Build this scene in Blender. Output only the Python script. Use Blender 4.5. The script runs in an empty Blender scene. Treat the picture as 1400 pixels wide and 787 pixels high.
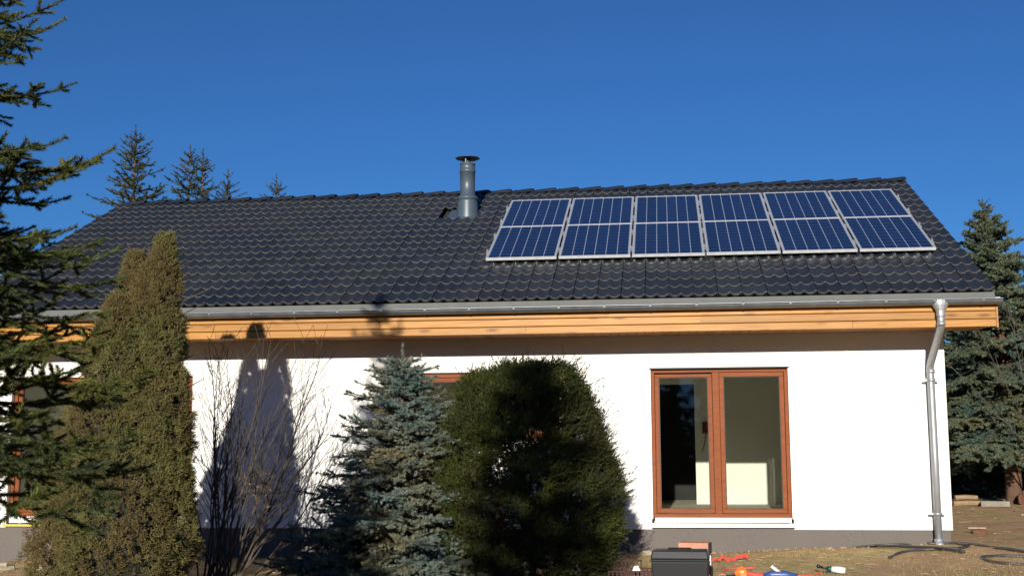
import bpy, math, random
import numpy as np
from mathutils import Matrix, Vector, Euler

S = bpy.context.scene
R = math.radians
# ------------------------------------------------------------------ camera, sky, sun, exposure
cd = bpy.data.cameras.new('camera'); cam = bpy.data.objects.new('camera', cd); S.collection.objects.link(cam)
cd.sensor_width = 36; cd.lens = 1681.4 / 1400 * 36; cd.clip_start = 0.1; cd.clip_end = 3000
cam.matrix_world = (Matrix.Translation((-3.545, -16.306, 1.056)) @ Matrix.Rotation(0.124, 4, 'Z')
                    @ Matrix.Rotation(math.pi / 2 + 0.129, 4, 'X') @ Matrix.Rotation(-0.005, 4, 'Z'))
S.camera = cam
SUN = Vector((-0.035, -1.0, 0.262)).normalized()
W = bpy.data.worlds.new('World'); S.world = W; W.use_nodes = True
nt = W.node_tree; bg = nt.nodes['Background']
sky = nt.nodes.new('ShaderNodeTexSky'); sky.sky_type = 'NISHITA'; sky.sun_disc = False
sky.sun_elevation = math.asin(SUN.z); sky.sun_rotation = math.atan2(SUN.x, SUN.y)
sky.altitude = 1000; sky.air_density = 1.0; sky.dust_density = 0.1; sky.ozone_density = 9.0
nt.links.new(sky.outputs[0], bg.inputs[0]); bg.inputs[1].default_value = 0.066
sl = bpy.data.lights.new('sun', 'SUN'); sl.energy = 5.0; sl.angle = R(0.5); sl.color = (1.0, 0.93, 0.82)
so = bpy.data.objects.new('sun', sl); S.collection.objects.link(so)
so.rotation_euler = (-SUN).to_track_quat('-Z', 'Y').to_euler(); so.location = (-5, -30, 12)
S.view_settings.view_transform = 'Standard'; S.view_settings.look = 'None'
S.view_settings.exposure = 0.45; S.view_settings.gamma = 1.0
S.cycles.max_bounces = 12; S.cycles.diffuse_bounces = 8; S.cycles.transparent_max_bounces = 16

# ------------------------------------------------------------------ materials
def mat(name, col, rough=0.7, metal=0.0, spec=0.5, var=None, scale=5.0, stretch=(1, 1, 1), bump=0.0, bscale=40.0,
        rand=0.0, tone=False, coat=0.0, trans=0.0, detail=6.0, contrast=0.25, coords='pos', var2=None, s2=1.0):
    """col = base colour; var = second pigment mixed in by noise; rand = per-object value spread"""
    m = bpy.data.materials.new(name); m.use_nodes = True
    n = m.node_tree.nodes; l = m.node_tree.links; b = n['Principled BSDF']
    b.inputs['Roughness'].default_value = rough; b.inputs['Metallic'].default_value = metal
    b.inputs['Specular IOR Level'].default_value = spec; b.inputs['Coat Weight'].default_value = coat
    b.inputs['Coat Roughness'].default_value = 0.15
    if coords == 'pos': src = n.new('ShaderNodeNewGeometry').outputs['Position']
    else: src = n.new('ShaderNodeTexCoord').outputs['Object']
    mp = n.new('ShaderNodeMapping'); mp.inputs['Scale'].default_value = stretch; l.new(src, mp.inputs['Vector']); V = mp.outputs[0]
    base = n.new('ShaderNodeRGB'); base.outputs[0].default_value = (*col, 1); out = base.outputs[0]
    def mixin(out, c2, sc, con):
        t = n.new('ShaderNodeTexNoise'); t.inputs['Scale'].default_value = sc; t.inputs['Detail'].default_value = detail
        l.new(V, t.inputs['Vector'])
        r = n.new('ShaderNodeMapRange'); r.inputs[1].default_value = 0.5 - con; r.inputs[2].default_value = 0.5 + con
        l.new(t.outputs[0], r.inputs[0])
        x = n.new('ShaderNodeMix'); x.data_type = 'RGBA'; l.new(r.outputs[0], x.inputs[0]); l.new(out, x.inputs[6])
        x.inputs[7].default_value = (*c2, 1); return x.outputs[2]
    if var: out = mixin(out, var, scale, contrast)
    if var2: out = mixin(out, var2, s2, 0.12)
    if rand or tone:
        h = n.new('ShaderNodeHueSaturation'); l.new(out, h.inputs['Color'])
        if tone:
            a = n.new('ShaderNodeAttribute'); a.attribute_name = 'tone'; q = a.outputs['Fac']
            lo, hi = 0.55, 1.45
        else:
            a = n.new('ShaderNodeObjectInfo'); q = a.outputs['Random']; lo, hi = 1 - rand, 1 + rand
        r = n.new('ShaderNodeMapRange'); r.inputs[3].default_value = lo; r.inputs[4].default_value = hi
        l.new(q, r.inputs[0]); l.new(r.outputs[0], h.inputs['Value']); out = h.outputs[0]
    l.new(out, b.inputs['Base Color'])
    if bump:
        t = n.new('ShaderNodeTexNoise'); t.inputs['Scale'].default_value = bscale; t.inputs['Detail'].default_value = 8
        l.new(V, t.inputs['Vector']); u = n.new('ShaderNodeBump'); u.inputs['Strength'].default_value = bump
        u.inputs['Distance'].default_value = 0.02; l.new(t.outputs[0], u.inputs['Height']); l.new(u.outputs[0], b.inputs['Normal'])
    if trans:
        tr = n.new('ShaderNodeBsdfTranslucent'); l.new(out, tr.inputs[0]); x = n.new('ShaderNodeMixShader')
        x.inputs[0].default_value = trans; l.new(b.outputs[0], x.inputs[1]); l.new(tr.outputs[0], x.inputs[2])
        l.new(x.outputs[0], n['Material Output'].inputs[0])
    return m

def wood_mat(name, c1, c2, knot, seed=0.0, rough=0.45, knots=True):
    m = bpy.data.materials.new(name); m.use_nodes = True
    n = m.node_tree.nodes; l = m.node_tree.links; b = n['Principled BSDF']; b.inputs['Roughness'].default_value = rough; b.inputs['Specular IOR Level'].default_value = .25
    g = n.new('ShaderNodeNewGeometry'); oi = n.new('ShaderNodeObjectInfo')
    add = n.new('ShaderNodeVectorMath'); add.operation = 'ADD'
    sc = n.new('ShaderNodeVectorMath'); sc.operation = 'SCALE'; sc.inputs[0].default_value = (13, 7, 5); l.new(oi.outputs['Random'], sc.inputs['Scale'])
    l.new(g.outputs['Position'], add.inputs[0]); l.new(sc.outputs[0], add.inputs[1])
    mp = n.new('ShaderNodeMapping'); mp.inputs['Scale'].default_value = (1.2, 30, 30); l.new(add.outputs[0], mp.inputs[0])
    t = n.new('ShaderNodeTexNoise'); t.inputs['Scale'].default_value = 2; t.inputs['Detail'].default_value = 5; l.new(mp.outputs[0], t.inputs[0])
    cr = n.new('ShaderNodeValToRGB'); cr.color_ramp.elements[0].position = .35; cr.color_ramp.elements[0].color = (*c1, 1)
    cr.color_ramp.elements[1].position = .68; cr.color_ramp.elements[1].color = (*c2, 1); l.new(t.outputs[0], cr.inputs[0]); out = cr.outputs[0]
    if knots:
        mk = n.new('ShaderNodeMapping'); mk.inputs['Scale'].default_value = (2.2, 0, 8); l.new(add.outputs[0], mk.inputs[0])
        v = n.new('ShaderNodeTexVoronoi'); v.inputs['Scale'].default_value = 1.0; v.inputs['Randomness'].default_value = 1; l.new(mk.outputs[0], v.inputs[0])
        r = n.new('ShaderNodeMapRange'); r.inputs[1].default_value = .07; r.inputs[2].default_value = .25; r.inputs[3].default_value = .85; r.inputs[4].default_value = 0
        l.new(v.outputs['Distance'], r.inputs[0]); x = n.new('ShaderNodeMix'); x.data_type = 'RGBA'
        l.new(r.outputs[0], x.inputs[0]); l.new(out, x.inputs[6]); x.inputs[7].default_value = (*knot, 1); out = x.outputs[2]
    h = n.new('ShaderNodeHueSaturation'); rr = n.new('ShaderNodeMapRange'); rr.inputs[3].default_value = .82; rr.inputs[4].default_value = 1.12
    l.new(oi.outputs['Random'], rr.inputs[0]); l.new(rr.outputs[0], h.inputs['Value']); l.new(out, h.inputs['Color']); l.new(h.outputs[0], b.inputs['Base Color'])
    return m

def glass_mat(name, tint=(0.90, 0.91, 0.89)):
    m = bpy.data.materials.new(name); m.use_nodes = True
    n = m.node_tree.nodes; l = m.node_tree.links; n.remove(n['Principled BSDF'])
    tr = n.new('ShaderNodeBsdfTransparent'); tr.inputs[0].default_value = (*tint, 1)
    gl = n.new('ShaderNodeBsdfGlossy'); gl.inputs['Roughness'].default_value = 0.02
    fr = n.new('ShaderNodeFresnel'); fr.inputs[0].default_value = 1.5
    x = n.new('ShaderNodeMixShader'); l.new(fr.outputs[0], x.inputs[0]); l.new(tr.outputs[0], x.inputs[1]); l.new(gl.outputs[0], x.inputs[2])
    l.new(x.outputs[0], n['Material Output'].inputs[0]); return m

M = {}
M['plaster'] = mat('white_plaster', (.76, .75, .72), .9, var=(.70, .69, .665), scale=1.4, bump=.45, bscale=120, detail=9, contrast=.2)
M['plinth'] = mat('mosaic_plinth_render', (.095, .084, .078), .85, var=(.15, .134, .125), scale=90, bump=.5, bscale=160, detail=2, contrast=.12, var2=(.13, .114, .104), s2=1.3)
M['tile'] = mat('anthracite_tile', (.012, .0165, .026), .40, var=(.018, .022, .029), scale=5, rand=.22, bump=.12, bscale=60, var2=(.023, .026, .030), s2=.7)
M['tile_lip'] = mat('tile_edge_highlight', (.030, .031, .032), .6, var=(.085, .085, .078), scale=14, rand=.2)  # uncoated edge, with its rounding highlight put into the lighter colour
M['tile_under'] = mat('tile_nose_shadowed_face', (.012, .012, .013), .7)  # shade below the tile lip put into the face colour
M['deck'] = mat('roof_underlay', (.02, .02, .022), .8)
M['zinc'] = mat('galvanised_steel', (.27, .295, .32), .42, metal=.8, var=(.20, .22, .25), scale=8, contrast=.2)
M['zinc_pipe'] = mat('bright_galvanised_steel', (.40, .42, .44), .48, metal=.6, var=(.33, .35, .37), scale=9)
M['zinc_dull'] = mat('dull_grey_sheet', (.115, .12, .115), .6, metal=.3, var=(.14, .145, .135), scale=6)
M['flue'] = mat('flue_coating', (.062, .084, .110), .42, metal=.1, var=(.052, .072, .097), scale=4)
M['flue_dark'] = mat('flue_dark_gap', (.02, .02, .02), .6)
M['board'] = wood_mat('larch_board', (.41, .20, .042), (.30, .128, .024), (.15, .045, .010))
M['soffit'] = wood_mat('soffit_board', (.36, .17, .06), (.28, .11, .035), (.22, .08, .02))
M['winwood'] = wood_mat('golden_oak_window_frame', (.215, .056, .010), (.15, .036, .006), (.1, .03, .01), rough=.6, knots=False)
M['glass'] = glass_mat('window_glass')
M['gasket'] = mat('black_gasket', (.015, .015, .015), .6)
M['white_pvc'] = mat('white_sill_board', (.78, .78, .76), .45)
M['alu'] = mat('light_metal_sill', (.62, .63, .64), .35, metal=.6)
M['foam'] = mat('yellow_foam', (.75, .45, .06), .8, bump=.4, bscale=60)
M['room'] = mat('bare_interior_plaster', (.86, .86, .80), .95, var=(.80, .80, .74), scale=3)
M['roomdark'] = mat('unlit_room_shade', (.04, .04, .04), .95, var=(.02, .02, .02), scale=2)  # dark colour stands for the unlit room behind the doorway
M['screed'] = mat('floor_screed', (.62, .58, .45), .9, var=(.48, .45, .35), scale=2.5)
M['pvframe'] = mat('anodised_panel_frame', (.66, .67, .68), .35, metal=.55)
M['pvback'] = mat('panel_backsheet', (.28, .32, .40), .3, coat=.6)
def cell_mat():
    m = mat('blue_silicon_cells', (.004, .0095, .034), .3, var=(.006, .0135, .050), scale=9, rand=.18, coat=1.0, stretch=(1, 1, 1))
    m.node_tree.nodes['Principled BSDF'].inputs['Coat Roughness'].default_value = .04
    return m
M['cell'] = cell_mat()
M['bus'] = mat('silver_busbar', (.07, .085, .13), .35, metal=.4)
M['rail'] = mat('aluminium_rail', (.5, .5, .5), .4, metal=.8)
M['bark'] = mat('bark', (.10, .07, .045), .95, var=(.05, .035, .025), scale=18, stretch=(1, 1, .3), bump=.8, bscale=30)
M['barkred'] = mat('reddish_bark', (.14, .075, .045), .95, var=(.06, .035, .025), scale=14, stretch=(1, 1, .4), bump=.8, bscale=25)
M['twig'] = mat('bare_twig_bark', (.085, .066, .052), .8, var=(.035, .028, .025), scale=12)
M['deadleaf'] = mat('withered_leaves', (.32, .20, .08), .8, tone=True)
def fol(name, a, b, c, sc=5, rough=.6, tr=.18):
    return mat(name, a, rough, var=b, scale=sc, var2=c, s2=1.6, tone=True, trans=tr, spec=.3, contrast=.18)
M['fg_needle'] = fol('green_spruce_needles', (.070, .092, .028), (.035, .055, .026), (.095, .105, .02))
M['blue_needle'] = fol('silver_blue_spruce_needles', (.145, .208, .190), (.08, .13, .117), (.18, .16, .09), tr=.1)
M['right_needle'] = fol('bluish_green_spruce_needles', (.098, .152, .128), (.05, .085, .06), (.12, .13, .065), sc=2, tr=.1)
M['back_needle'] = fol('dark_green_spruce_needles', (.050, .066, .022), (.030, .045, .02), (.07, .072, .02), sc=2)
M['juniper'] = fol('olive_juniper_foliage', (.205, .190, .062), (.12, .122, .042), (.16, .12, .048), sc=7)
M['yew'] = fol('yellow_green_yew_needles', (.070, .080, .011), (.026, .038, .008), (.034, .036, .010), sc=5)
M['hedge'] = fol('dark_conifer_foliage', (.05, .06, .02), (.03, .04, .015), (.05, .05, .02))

def ground_mat():
    m = bpy.data.materials.new('bare_earth_and_dry_grass'); m.use_nodes = True
    n = m.node_tree.nodes; l = m.node_tree.links; b = n['Principled BSDF']; b.inputs['Roughness'].default_value = .95
    b.inputs['Specular IOR Level'].default_value = .15
    g = n.new('ShaderNodeNewGeometry').outputs['Position']
    def noise(sc, d=8, st=(1, 1, 1)):
        mp = n.new('ShaderNodeMapping'); mp.inputs['Scale'].default_value = st; l.new(g, mp.inputs[0])
        t = n.new('ShaderNodeTexNoise'); t.inputs['Scale'].default_value = sc; t.inputs['Detail'].default_value = d; l.new(mp.outputs[0], t.inputs[0]); return t.outputs[0]
    def ramp(f, a, c):
        r = n.new('ShaderNodeMapRange'); r.inputs[1].default_value = a; r.inputs[2].default_value = c; l.new(f, r.inputs[0]); return r.outputs[0]
    def mix(f, a, c):
        x = n.new('ShaderNodeMix'); x.data_type = 'RGBA'; l.new(f, x.inputs[0])
        for s, q in ((6, a), (7, c)):
            if isinstance(q, tuple): x.inputs[s].default_value = (*q, 1)
            else: l.new(q, x.inputs[s])
        return x.outputs[2]
    earth = mix(ramp(noise(2.2), .35, .65), (.42, .265, .145), (.32, .195, .105))
    earth = mix(ramp(noise(22), .5, .72), earth, (.46, .33, .20))
    grass = mix(ramp(noise(9, 8, (.5, 1, 1)), .4, .62), (.45, .34, .17), (.29, .23, .09))
    out = mix(ramp(noise(.9, 6, (.6, 1.3, 1)), .46, .56), earth, grass)
    l.new(out, b.inputs['Base Color'])
    u = n.new('ShaderNodeBump'); u.inputs['Strength'].default_value = .6; u.inputs['Distance'].default_value = .03
    l.new(noise(14), u.inputs['Height']); l.new(u.outputs[0], b.inputs['Normal']); return m
M['ground'] = ground_mat()
M['grass'] = mat('dry_grass_blades', (.36, .29, .13), .8, var=(.16, .17, .04), scale=3, tone=True, trans=.2)
M['rubber'] = mat('black_hose_plastic', (.035, .033, .035), .45)
M['box_plastic'] = mat('charcoal_toolbox_plastic', (.014, .016, .019), .42, spec=.22, bump=.08, bscale=300)
M['crate'] = mat('dark_red_crate_plastic', (.035, .007, .010), .5, spec=.2)
M['brickwood'] = mat('pinkish_brown_block', (.50, .25, .17), .8, var=(.42, .19, .12), scale=10, bump=.3, bscale=50)
M['blockend'] = mat('dark_block_end', (.05, .035, .035), .9)
M['paper'] = mat('pale_stone', (.36, .33, .25), .9, var=(.26, .22, .15), scale=12, bump=.5, bscale=30)
M['litter'] = mat('dry_straw', (.38, .29, .16), .85, var=(.16, .10, .06), scale=9, contrast=.08)
M['splinter'] = mat('weathered_pale_wood', (.48, .43, .34), .9, var=(.30, .25, .18), scale=20)
M['clod'] = mat('clod', (.40, .29, .18), .95, var=(.28, .19, .11), scale=6)
M['redcloth'] = mat('red_strap_fabric', (.65, .07, .045), .6)
M['orange'] = mat('orange_plastic', (.85, .17, .02), .4)
M['blue'] = mat('navy_blue_plastic', (.03, .07, .22), .4)
M['silver'] = mat('bright_steel', (.6, .6, .62), .25, metal=.9)
M['green'] = mat('dark_green_plastic', (.01, .06, .04), .4)
M['black'] = mat('black_plastic', (.012, .012, .012), .35)
M['rawwood'] = mat('sawn_timber', (.32, .22, .12), .85, var=(.18, .12, .07), scale=6, stretch=(1, 6, 6), bump=.4, bscale=20)
M['concrete'] = mat('grey_concrete', (.26, .24, .20), .95, var=(.17, .155, .13), scale=5, bump=.5, bscale=30)
M['root'] = mat('earthy_root_ball', (.15, .078, .042), .95, var=(.12, .05, .03), scale=9, bump=1, bscale=20)
M['wire'] = mat('red_brown_conduit', (.16, .03, .02), .6)

# ------------------------------------------------------------------ object helpers
COL = S.collection
WM = {}
def link(o, parent=None, m=None):
    COL.objects.link(o); m = m if m is not None else Matrix()
    if parent is not None:
        o.parent = parent; o.matrix_parent_inverse = WM[parent.name].inverted()
    o.matrix_basis = m; WM[o.name] = m.copy(); return o
def tag(o, label=None, cat=None, group=None, kind=None):
    if label: o['label'] = label
    if cat: o['category'] = cat
    if group: o['group'] = group
    if kind: o['kind'] = kind
    return o
def thing(name, label, cat, loc=(0, 0, 0), group=None, rotz=0.0):
    o = bpy.data.objects.new(name, None); o.empty_display_size = .2
    link(o, None, Matrix.Translation(loc) @ Matrix.Rotation(rotz, 4, 'Z')); return tag(o, label, cat, group)
class MB:
    def __init__(s): s.v = []; s.f = []; s.m = []; s.mi = 0; s.sm = []; s.smooth = False
    def add(s, vs, fs):
        k = len(s.v); s.v += [tuple(v) for v in vs]
        for f in fs: s.f.append(tuple(i + k for i in f)); s.m.append(s.mi); s.sm.append(s.smooth)
        return s
    def box(s, x0, x1, y0, y1, z0, z1, T=None):
        vs = [(x, y, z) for x in (x0, x1) for y in (y0, y1) for z in (z0, z1)]
        if T is not None: vs = [T @ Vector(v) for v in vs]
        return s.add(vs, [(0, 1, 3, 2), (4, 6, 7, 5), (0, 4, 5, 1), (2, 3, 7, 6), (0, 2, 6, 4), (1, 5, 7, 3)])
    def tube(s, pts, rad, n=10, caps=True):
        pts = [Vector(p) for p in pts]; N = len(pts)
        if not isinstance(rad, (list, tuple)): rad = [rad] * N
        up = None; rings = []
        for i, p in enumerate(pts):
            t = (pts[min(i + 1, N - 1)] - pts[max(i - 1, 0)]).normalized()
            if up is None: up = Vector((0, 0, 1)) if abs(t.z) < .9 else Vector((1, 0, 0))
            a = t.cross(up).normalized(); b = a.cross(t).normalized(); up = b
            rings.append([p + (a * math.cos(q) + b * math.sin(q)) * rad[i] for q in [2 * math.pi * j / n for j in range(n)]])
        vs = [v for r in rings for v in r]; fs = []
        for i in range(N - 1):
            for j in range(n):
                k = (j + 1) % n; fs.append((i * n + j, i * n + k, (i + 1) * n + k, (i + 1) * n + j))
        if caps: fs += [tuple(range(n))[::-1], tuple((N - 1) * n + j for j in range(n))]
        return s.add(vs, fs)
    def lathe(s, prof, n=28, c=(0, 0, 0)):
        vs = [(c[0] + r * math.cos(2 * math.pi * j / n), c[1] + r * math.sin(2 * math.pi * j / n), c[2] + z) for r, z in prof for j in range(n)]
        fs = []
        for i in range(len(prof) - 1):
            for j in range(n):
                k = (j + 1) % n; fs.append((i * n + j, i * n + k, (i + 1) * n + k, (i + 1) * n + j))
        return s.add(vs, fs)
    def mesh(s, name, mats):
        me = bpy.data.meshes.new(name); me.from_pydata(s.v, [], s.f)
        for m in (mats if isinstance(mats, (list, tuple)) else [mats]): me.materials.append(m)
        me.polygons.foreach_set('material_index', s.m); me.polygons.foreach_set('use_smooth', s.sm); me.update(); return me
    def build(s, name, mats, parent=None, m=None, bevel=0):
        o = bpy.data.objects.new(name, s.mesh(name, mats)); link(o, parent, m)
        if bevel:
            b = o.modifiers.new('bevel', 'BEVEL'); b.width = bevel; b.segments = 2; b.limit_method = 'ANGLE'
        return o
def box(name, mt, parent, x0, x1, y0, y1, z0, z1, m=None, bevel=0):
    return MB().box(x0, x1, y0, y1, z0, z1).build(name, mt, parent, m, bevel)
def inst(name, me, parent=None, m=None):
    return link(bpy.data.objects.new(name, me), parent, m)
T3 = Matrix.Translation

# ------------------------------------------------------------------ ground
def lerp(x, xs, ys): return np.interp(x, xs, ys)
GX = [-40, -14, -12.4, -9.6, -5, -2.76, -1.9, -0.9, -0.1, 1, 3, 12, 40]
GZ = [-.7, -.50, -.46, -.40, -.31, -.285, -.245, -.20, -.155, -.15, -.14, -.1, 0.0]
def gz(x, y):
    w = np.clip((-y - .6) / 2.2, 0, 1); w = w * w * (3 - 2 * w)
    near = lerp(x, GX, GZ)
    front = lerp(x, [-14, -9, -5, 2, 6], [-.46, -.42, -.32, -.27, -.22]) - np.clip(-y - 3.5, 0, 20) * .028
    z = near * (1 - w) + front * w
    rb = np.clip((y - .5) / 6, 0, 1) * np.clip((x - .1) / 1.5, 0, 1)
    z = z * (1 - rb) + rb * (-.03)
    z = z + .012 * np.sin(x * 2.3 + y * 1.1) * np.sin(y * 1.9 - x * .7) + .006 * np.sin(x * 7.1 + 2) * np.sin(y * 6.3)
    return z
def make_ground():
    xs = np.unique(np.concatenate([np.array([-1500, -600, -250, -100, -50, -30]), np.linspace(-20, 12, 215), np.array([16, 25, 40, 80, 200, 600, 1500])]))
    ys = np.unique(np.concatenate([np.array([-1500, -600, -200, -80, -40, -28, -22]), np.linspace(-18, 14, 180), np.array([18, 25, 40, 80, 200, 600, 1500])]))
    X, Y = np.meshgrid(xs, ys); Z = gz(X, Y); rng = np.random.default_rng(5)
    near = (abs(X + 4) < 17) & (abs(Y + 2) < 16); Z = Z + near * rng.normal(0, .005, Z.shape)
    v = np.stack([X.ravel(), Y.ravel(), Z.ravel()], 1); nx = len(xs); f = []
    for j in range(len(ys) - 1):
        for i in range(nx - 1):
            if -12.3 < xs[i] and xs[i + 1] < -.5 and .4 < ys[j] and ys[j + 1] < 8.5: continue
            k = j * nx + i; f.append((k, k + 1, k + nx + 1, k + nx))
    me = bpy.data.meshes.new('ground'); me.from_pydata(v.tolist(), [], f); me.materials.append(M['ground'])
    me.polygons.foreach_set('use_smooth', [True] * len(f)); me.update()
    o = link(bpy.data.objects.new('ground', me)); o['kind'] = 'structure'
make_ground()

# ------------------------------------------------------------------ house
HX0, HX1 = -13.0, 0.0                      # outer wall corners
YE, ZE, PIT = -0.8, 2.918, R(25.417); YR = 4.494
TA, CA, SA = math.tan(PIT), math.cos(PIT), math.sin(PIT)
ZR = ZE + (YR - YE) * TA; LS = (YR - YE) / CA
VL, VR = -13.176, 0.463
YB = 2 * YR                                 # back wall
house = thing('house', 'single-storey white house with dark tiled roof, pine eaves boards and grey plinth', 'house', (-6.5, 0, -.3))
def roofM(x, s, h=0.0):                     # frame on the front roof slope: x right, y up the slope, z out of it
    return T3((x, YE + s * CA - h * SA, ZE + s * SA + h * CA)) @ Matrix.Rotation(PIT, 4, 'X')
# openings: x0, x1, z0, z1 ; front wall built round them
OP = [(-12.66, -10.02, .10, 2.06), (-7.07, -4.95, 1.10, 2.06), (-3.762, -1.955, .10, 2.087)]
TH = .32; WT = 2.62
w = MB()
cur = HX0
for x0, x1, z0, z1 in OP:
    w.box(cur, x0, 0, TH, 0, WT); w.box(x0, x1, 0, TH, z1, WT)
    if z0 > .2: w.box(x0, x1, 0, TH, 0, z0)
    cur = x1
w.box(cur, HX1, 0, TH, 0, WT)
w.box(HX0, HX0 + TH, TH, YB, 0, WT); w.box(HX1 - TH, HX1, TH, 1.2, 0, WT); w.box(HX1 - TH, HX1, 3.6, YB, 0, WT); w.box(HX1 - TH, HX1, 1.2, 3.6, 0, .9); w.box(HX1 - TH, HX1, 1.2, 3.6, 2.15, WT); w.box(HX0 + TH, HX1 - TH, YB - TH, YB, 0, WT)
for xg in (HX0, HX1 - TH):                  # gable triangles
    zt = WT + .001; yb0 = .12; zt2 = ZR - .16
    w.add([(xg, yb0, zt), (xg, YB - yb0, zt), (xg, YR, zt2), (xg + TH, yb0, zt), (xg + TH, YB - yb0, zt), (xg + TH, YR, zt2)],
          [(0, 2, 1), (3, 4, 5), (0, 3, 5, 2), (1, 2, 5, 4), (0, 1, 4, 3)])
w.build('wall', M['plaster'], house)
pl = MB(); d = .025
pl.box(HX0 + d, HX1 - d, d, TH - d, -.9, -.002)
pl.box(HX0 + d, HX0 + TH - d, TH - d, YB - d, -.9, -.002); pl.box(HX1 - TH + d, HX1 - d, TH - d, YB - d, -.9, -.002); pl.box(HX0 + TH, HX1 - TH, YB - TH + d, YB - d, -.9, -.002)
for x0, x1, z0, z1 in OP:
    if z0 < .2: pl.box(x0 + .002, x1 - .002, d, TH - d, -.0015, .035)
pl.build('plinth', M['plinth'], house)
# roof body
rd = MB()
e = .05
rd.add([(VL + .03, YE + .03, ZE - .16), (VR - .03, YE + .03, ZE - .16), (VR - .03, YR, ZR - .16 - .015), (VL + .03, YR, ZR - .16 - .015),
        (VL + .03, YE + .03, ZE - .035), (VR - .03, YE + .03, ZE - .035), (VR - .03, YR, ZR - .05), (VL + .03, YR, ZR - .05)],
       [(0, 1, 2, 3), (4, 7, 6, 5), (0, 4, 5, 1), (1, 5, 6, 2), (0, 3, 7, 4)])
rd.add([(VL + .03, YR, ZR - .175), (VR - .03, YR, ZR - .175), (VR - .03, YB + .8, ZE - .16), (VL + .03, YB + .8, ZE - .16),
        (VL + .03, YR, ZR - .05), (VR - .03, YR, ZR - .05), (VR - .03, YB + .8, ZE - .035), (VL + .03, YB + .8, ZE - .035)],
       [(0, 1, 2, 3), (4, 7, 6, 5), (1, 5, 6, 2), (0, 3, 7, 4), (2, 6, 7, 3)])
roof = rd.build('roof', M['deck'], house)
# tiles
NR, NC = 17, 45; GA = LS / NR; CW = (VR - VL) / NC
def wave(u):                                # u in waves; narrow rolls, broad pans, slightly asymmetric
    q = u % 1.0; return (.5 + .5 * math.cos(2 * math.pi * (q + .05 * math.sin(2 * math.pi * q)))) ** 1.5
def tile_geo(mb, T=None, seg=12):
    L = GA + .045; H = .036; TW = CW - .009; n = seg + 1; rows = []
    for (y, b) in ((L, .008), (.004, .030), (-.010, .026), (-.0115, .0215), (-.004, -.004)):
        rows += [(i / seg * TW, y, b + H * wave(i / seg * 2 + .04) * (1 if b > 0 else .9)) for i in range(n)]
    rows += [(0, L, -.01), (0, -.004, -.012)]
    if T is not None: rows = [T @ Vector(v) for v in rows]
    k = len(mb.v); mb.v += [tuple(v) for v in rows]
    for j, (m_, sm_) in enumerate(((0, True), (1, False), (1, False), (2, False))):
        for i in range(seg):
            mb.f.append((k + (j + 1) * n + i, k + (j + 1) * n + i + 1, k + j * n + i + 1, k + j * n + i)); mb.m.append(m_); mb.sm.append(sm_)
    mb.f.append((k + 5 * n + 1, k + n, k, k + 5 * n)); mb.m.append(2); mb.sm.append(False)
TM3 = [M['tile'], M['tile_lip'], M['tile_under']]
tm = MB(); tile_geo(tm); tile_mesh = tm.mesh('tile', TM3)
rng = random.Random(3)
FLX, FLY = -6.70, 3.20; fls = (FLY - YE) / CA
rest = MB(); cnt = 0
for r in range(NR):
    for c in range(NC):
        x = VL + c * CW; s = r * GA
        if abs(x + CW / 2 - FLX) < .31 and abs(s + GA / 2 - fls) < .27: continue
        T = roofM(x + rng.uniform(-.002, .002), s + rng.uniform(-.003, .003), rng.uniform(-.002, .003)) @ Matrix.Rotation(rng.uniform(-.004, .004), 4, 'Z') @ Matrix.Rotation(rng.uniform(-.005, .005), 4, 'Y')
        if cnt < 300 and x > -13.0:
            inst('roof_tile', tile_mesh, roof, T); cnt += 1
        else: tile_geo(rest, T)
o = rest.build('roof_tiling', TM3, roof); o['kind'] = 'stuff'
# back slope: one sheet of the same tile profile
bk = MB(); bk.smooth = True
nx = NC * 8
for y0, y1 in [(k * GA, (k + 1) * GA + .03) for k in range(NR)]:
    vs = []
    for yy, b in ((y0, .035), (y1, .01)):
        for i in range(nx + 1):
            vs.append((VL + i * (VR - VL) / nx, YB + .8 - yy * CA, ZE + yy * SA + b + .03 * wave(i / nx * NC * 2)))
    bk.add(vs, [(i + 1, i, nx + 1 + i, nx + 2 + i) for i in range(nx)])
o = bk.build('rear_roof_tiling', M['tile'], roof); o['kind'] = 'stuff'
# ridge caps
RT = .392; nrt = int((VR - VL) / RT)
rc = MB(); rc.smooth = True; n = 9
for (x, r) in ((-.02, .150), (.02, .158), (RT + .03, .125)):
    for i in range(n):
        a = math.pi * (i / (n - 1)) * .82 + math.pi * .09
        rc.v.append((x, -math.cos(a) * r, math.sin(a) * r * .72))
for k in range(2):
    for i in range(n - 1): rc.f.append((k * n + i, k * n + i + 1, (k + 1) * n + i + 1, (k + 1) * n + i)); rc.m.append(0); rc.sm.append(True)
for i in range(n - 1): pass
rc.v += [(.02, -.125, 0.02), (.02, .125, 0.02)]
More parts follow.
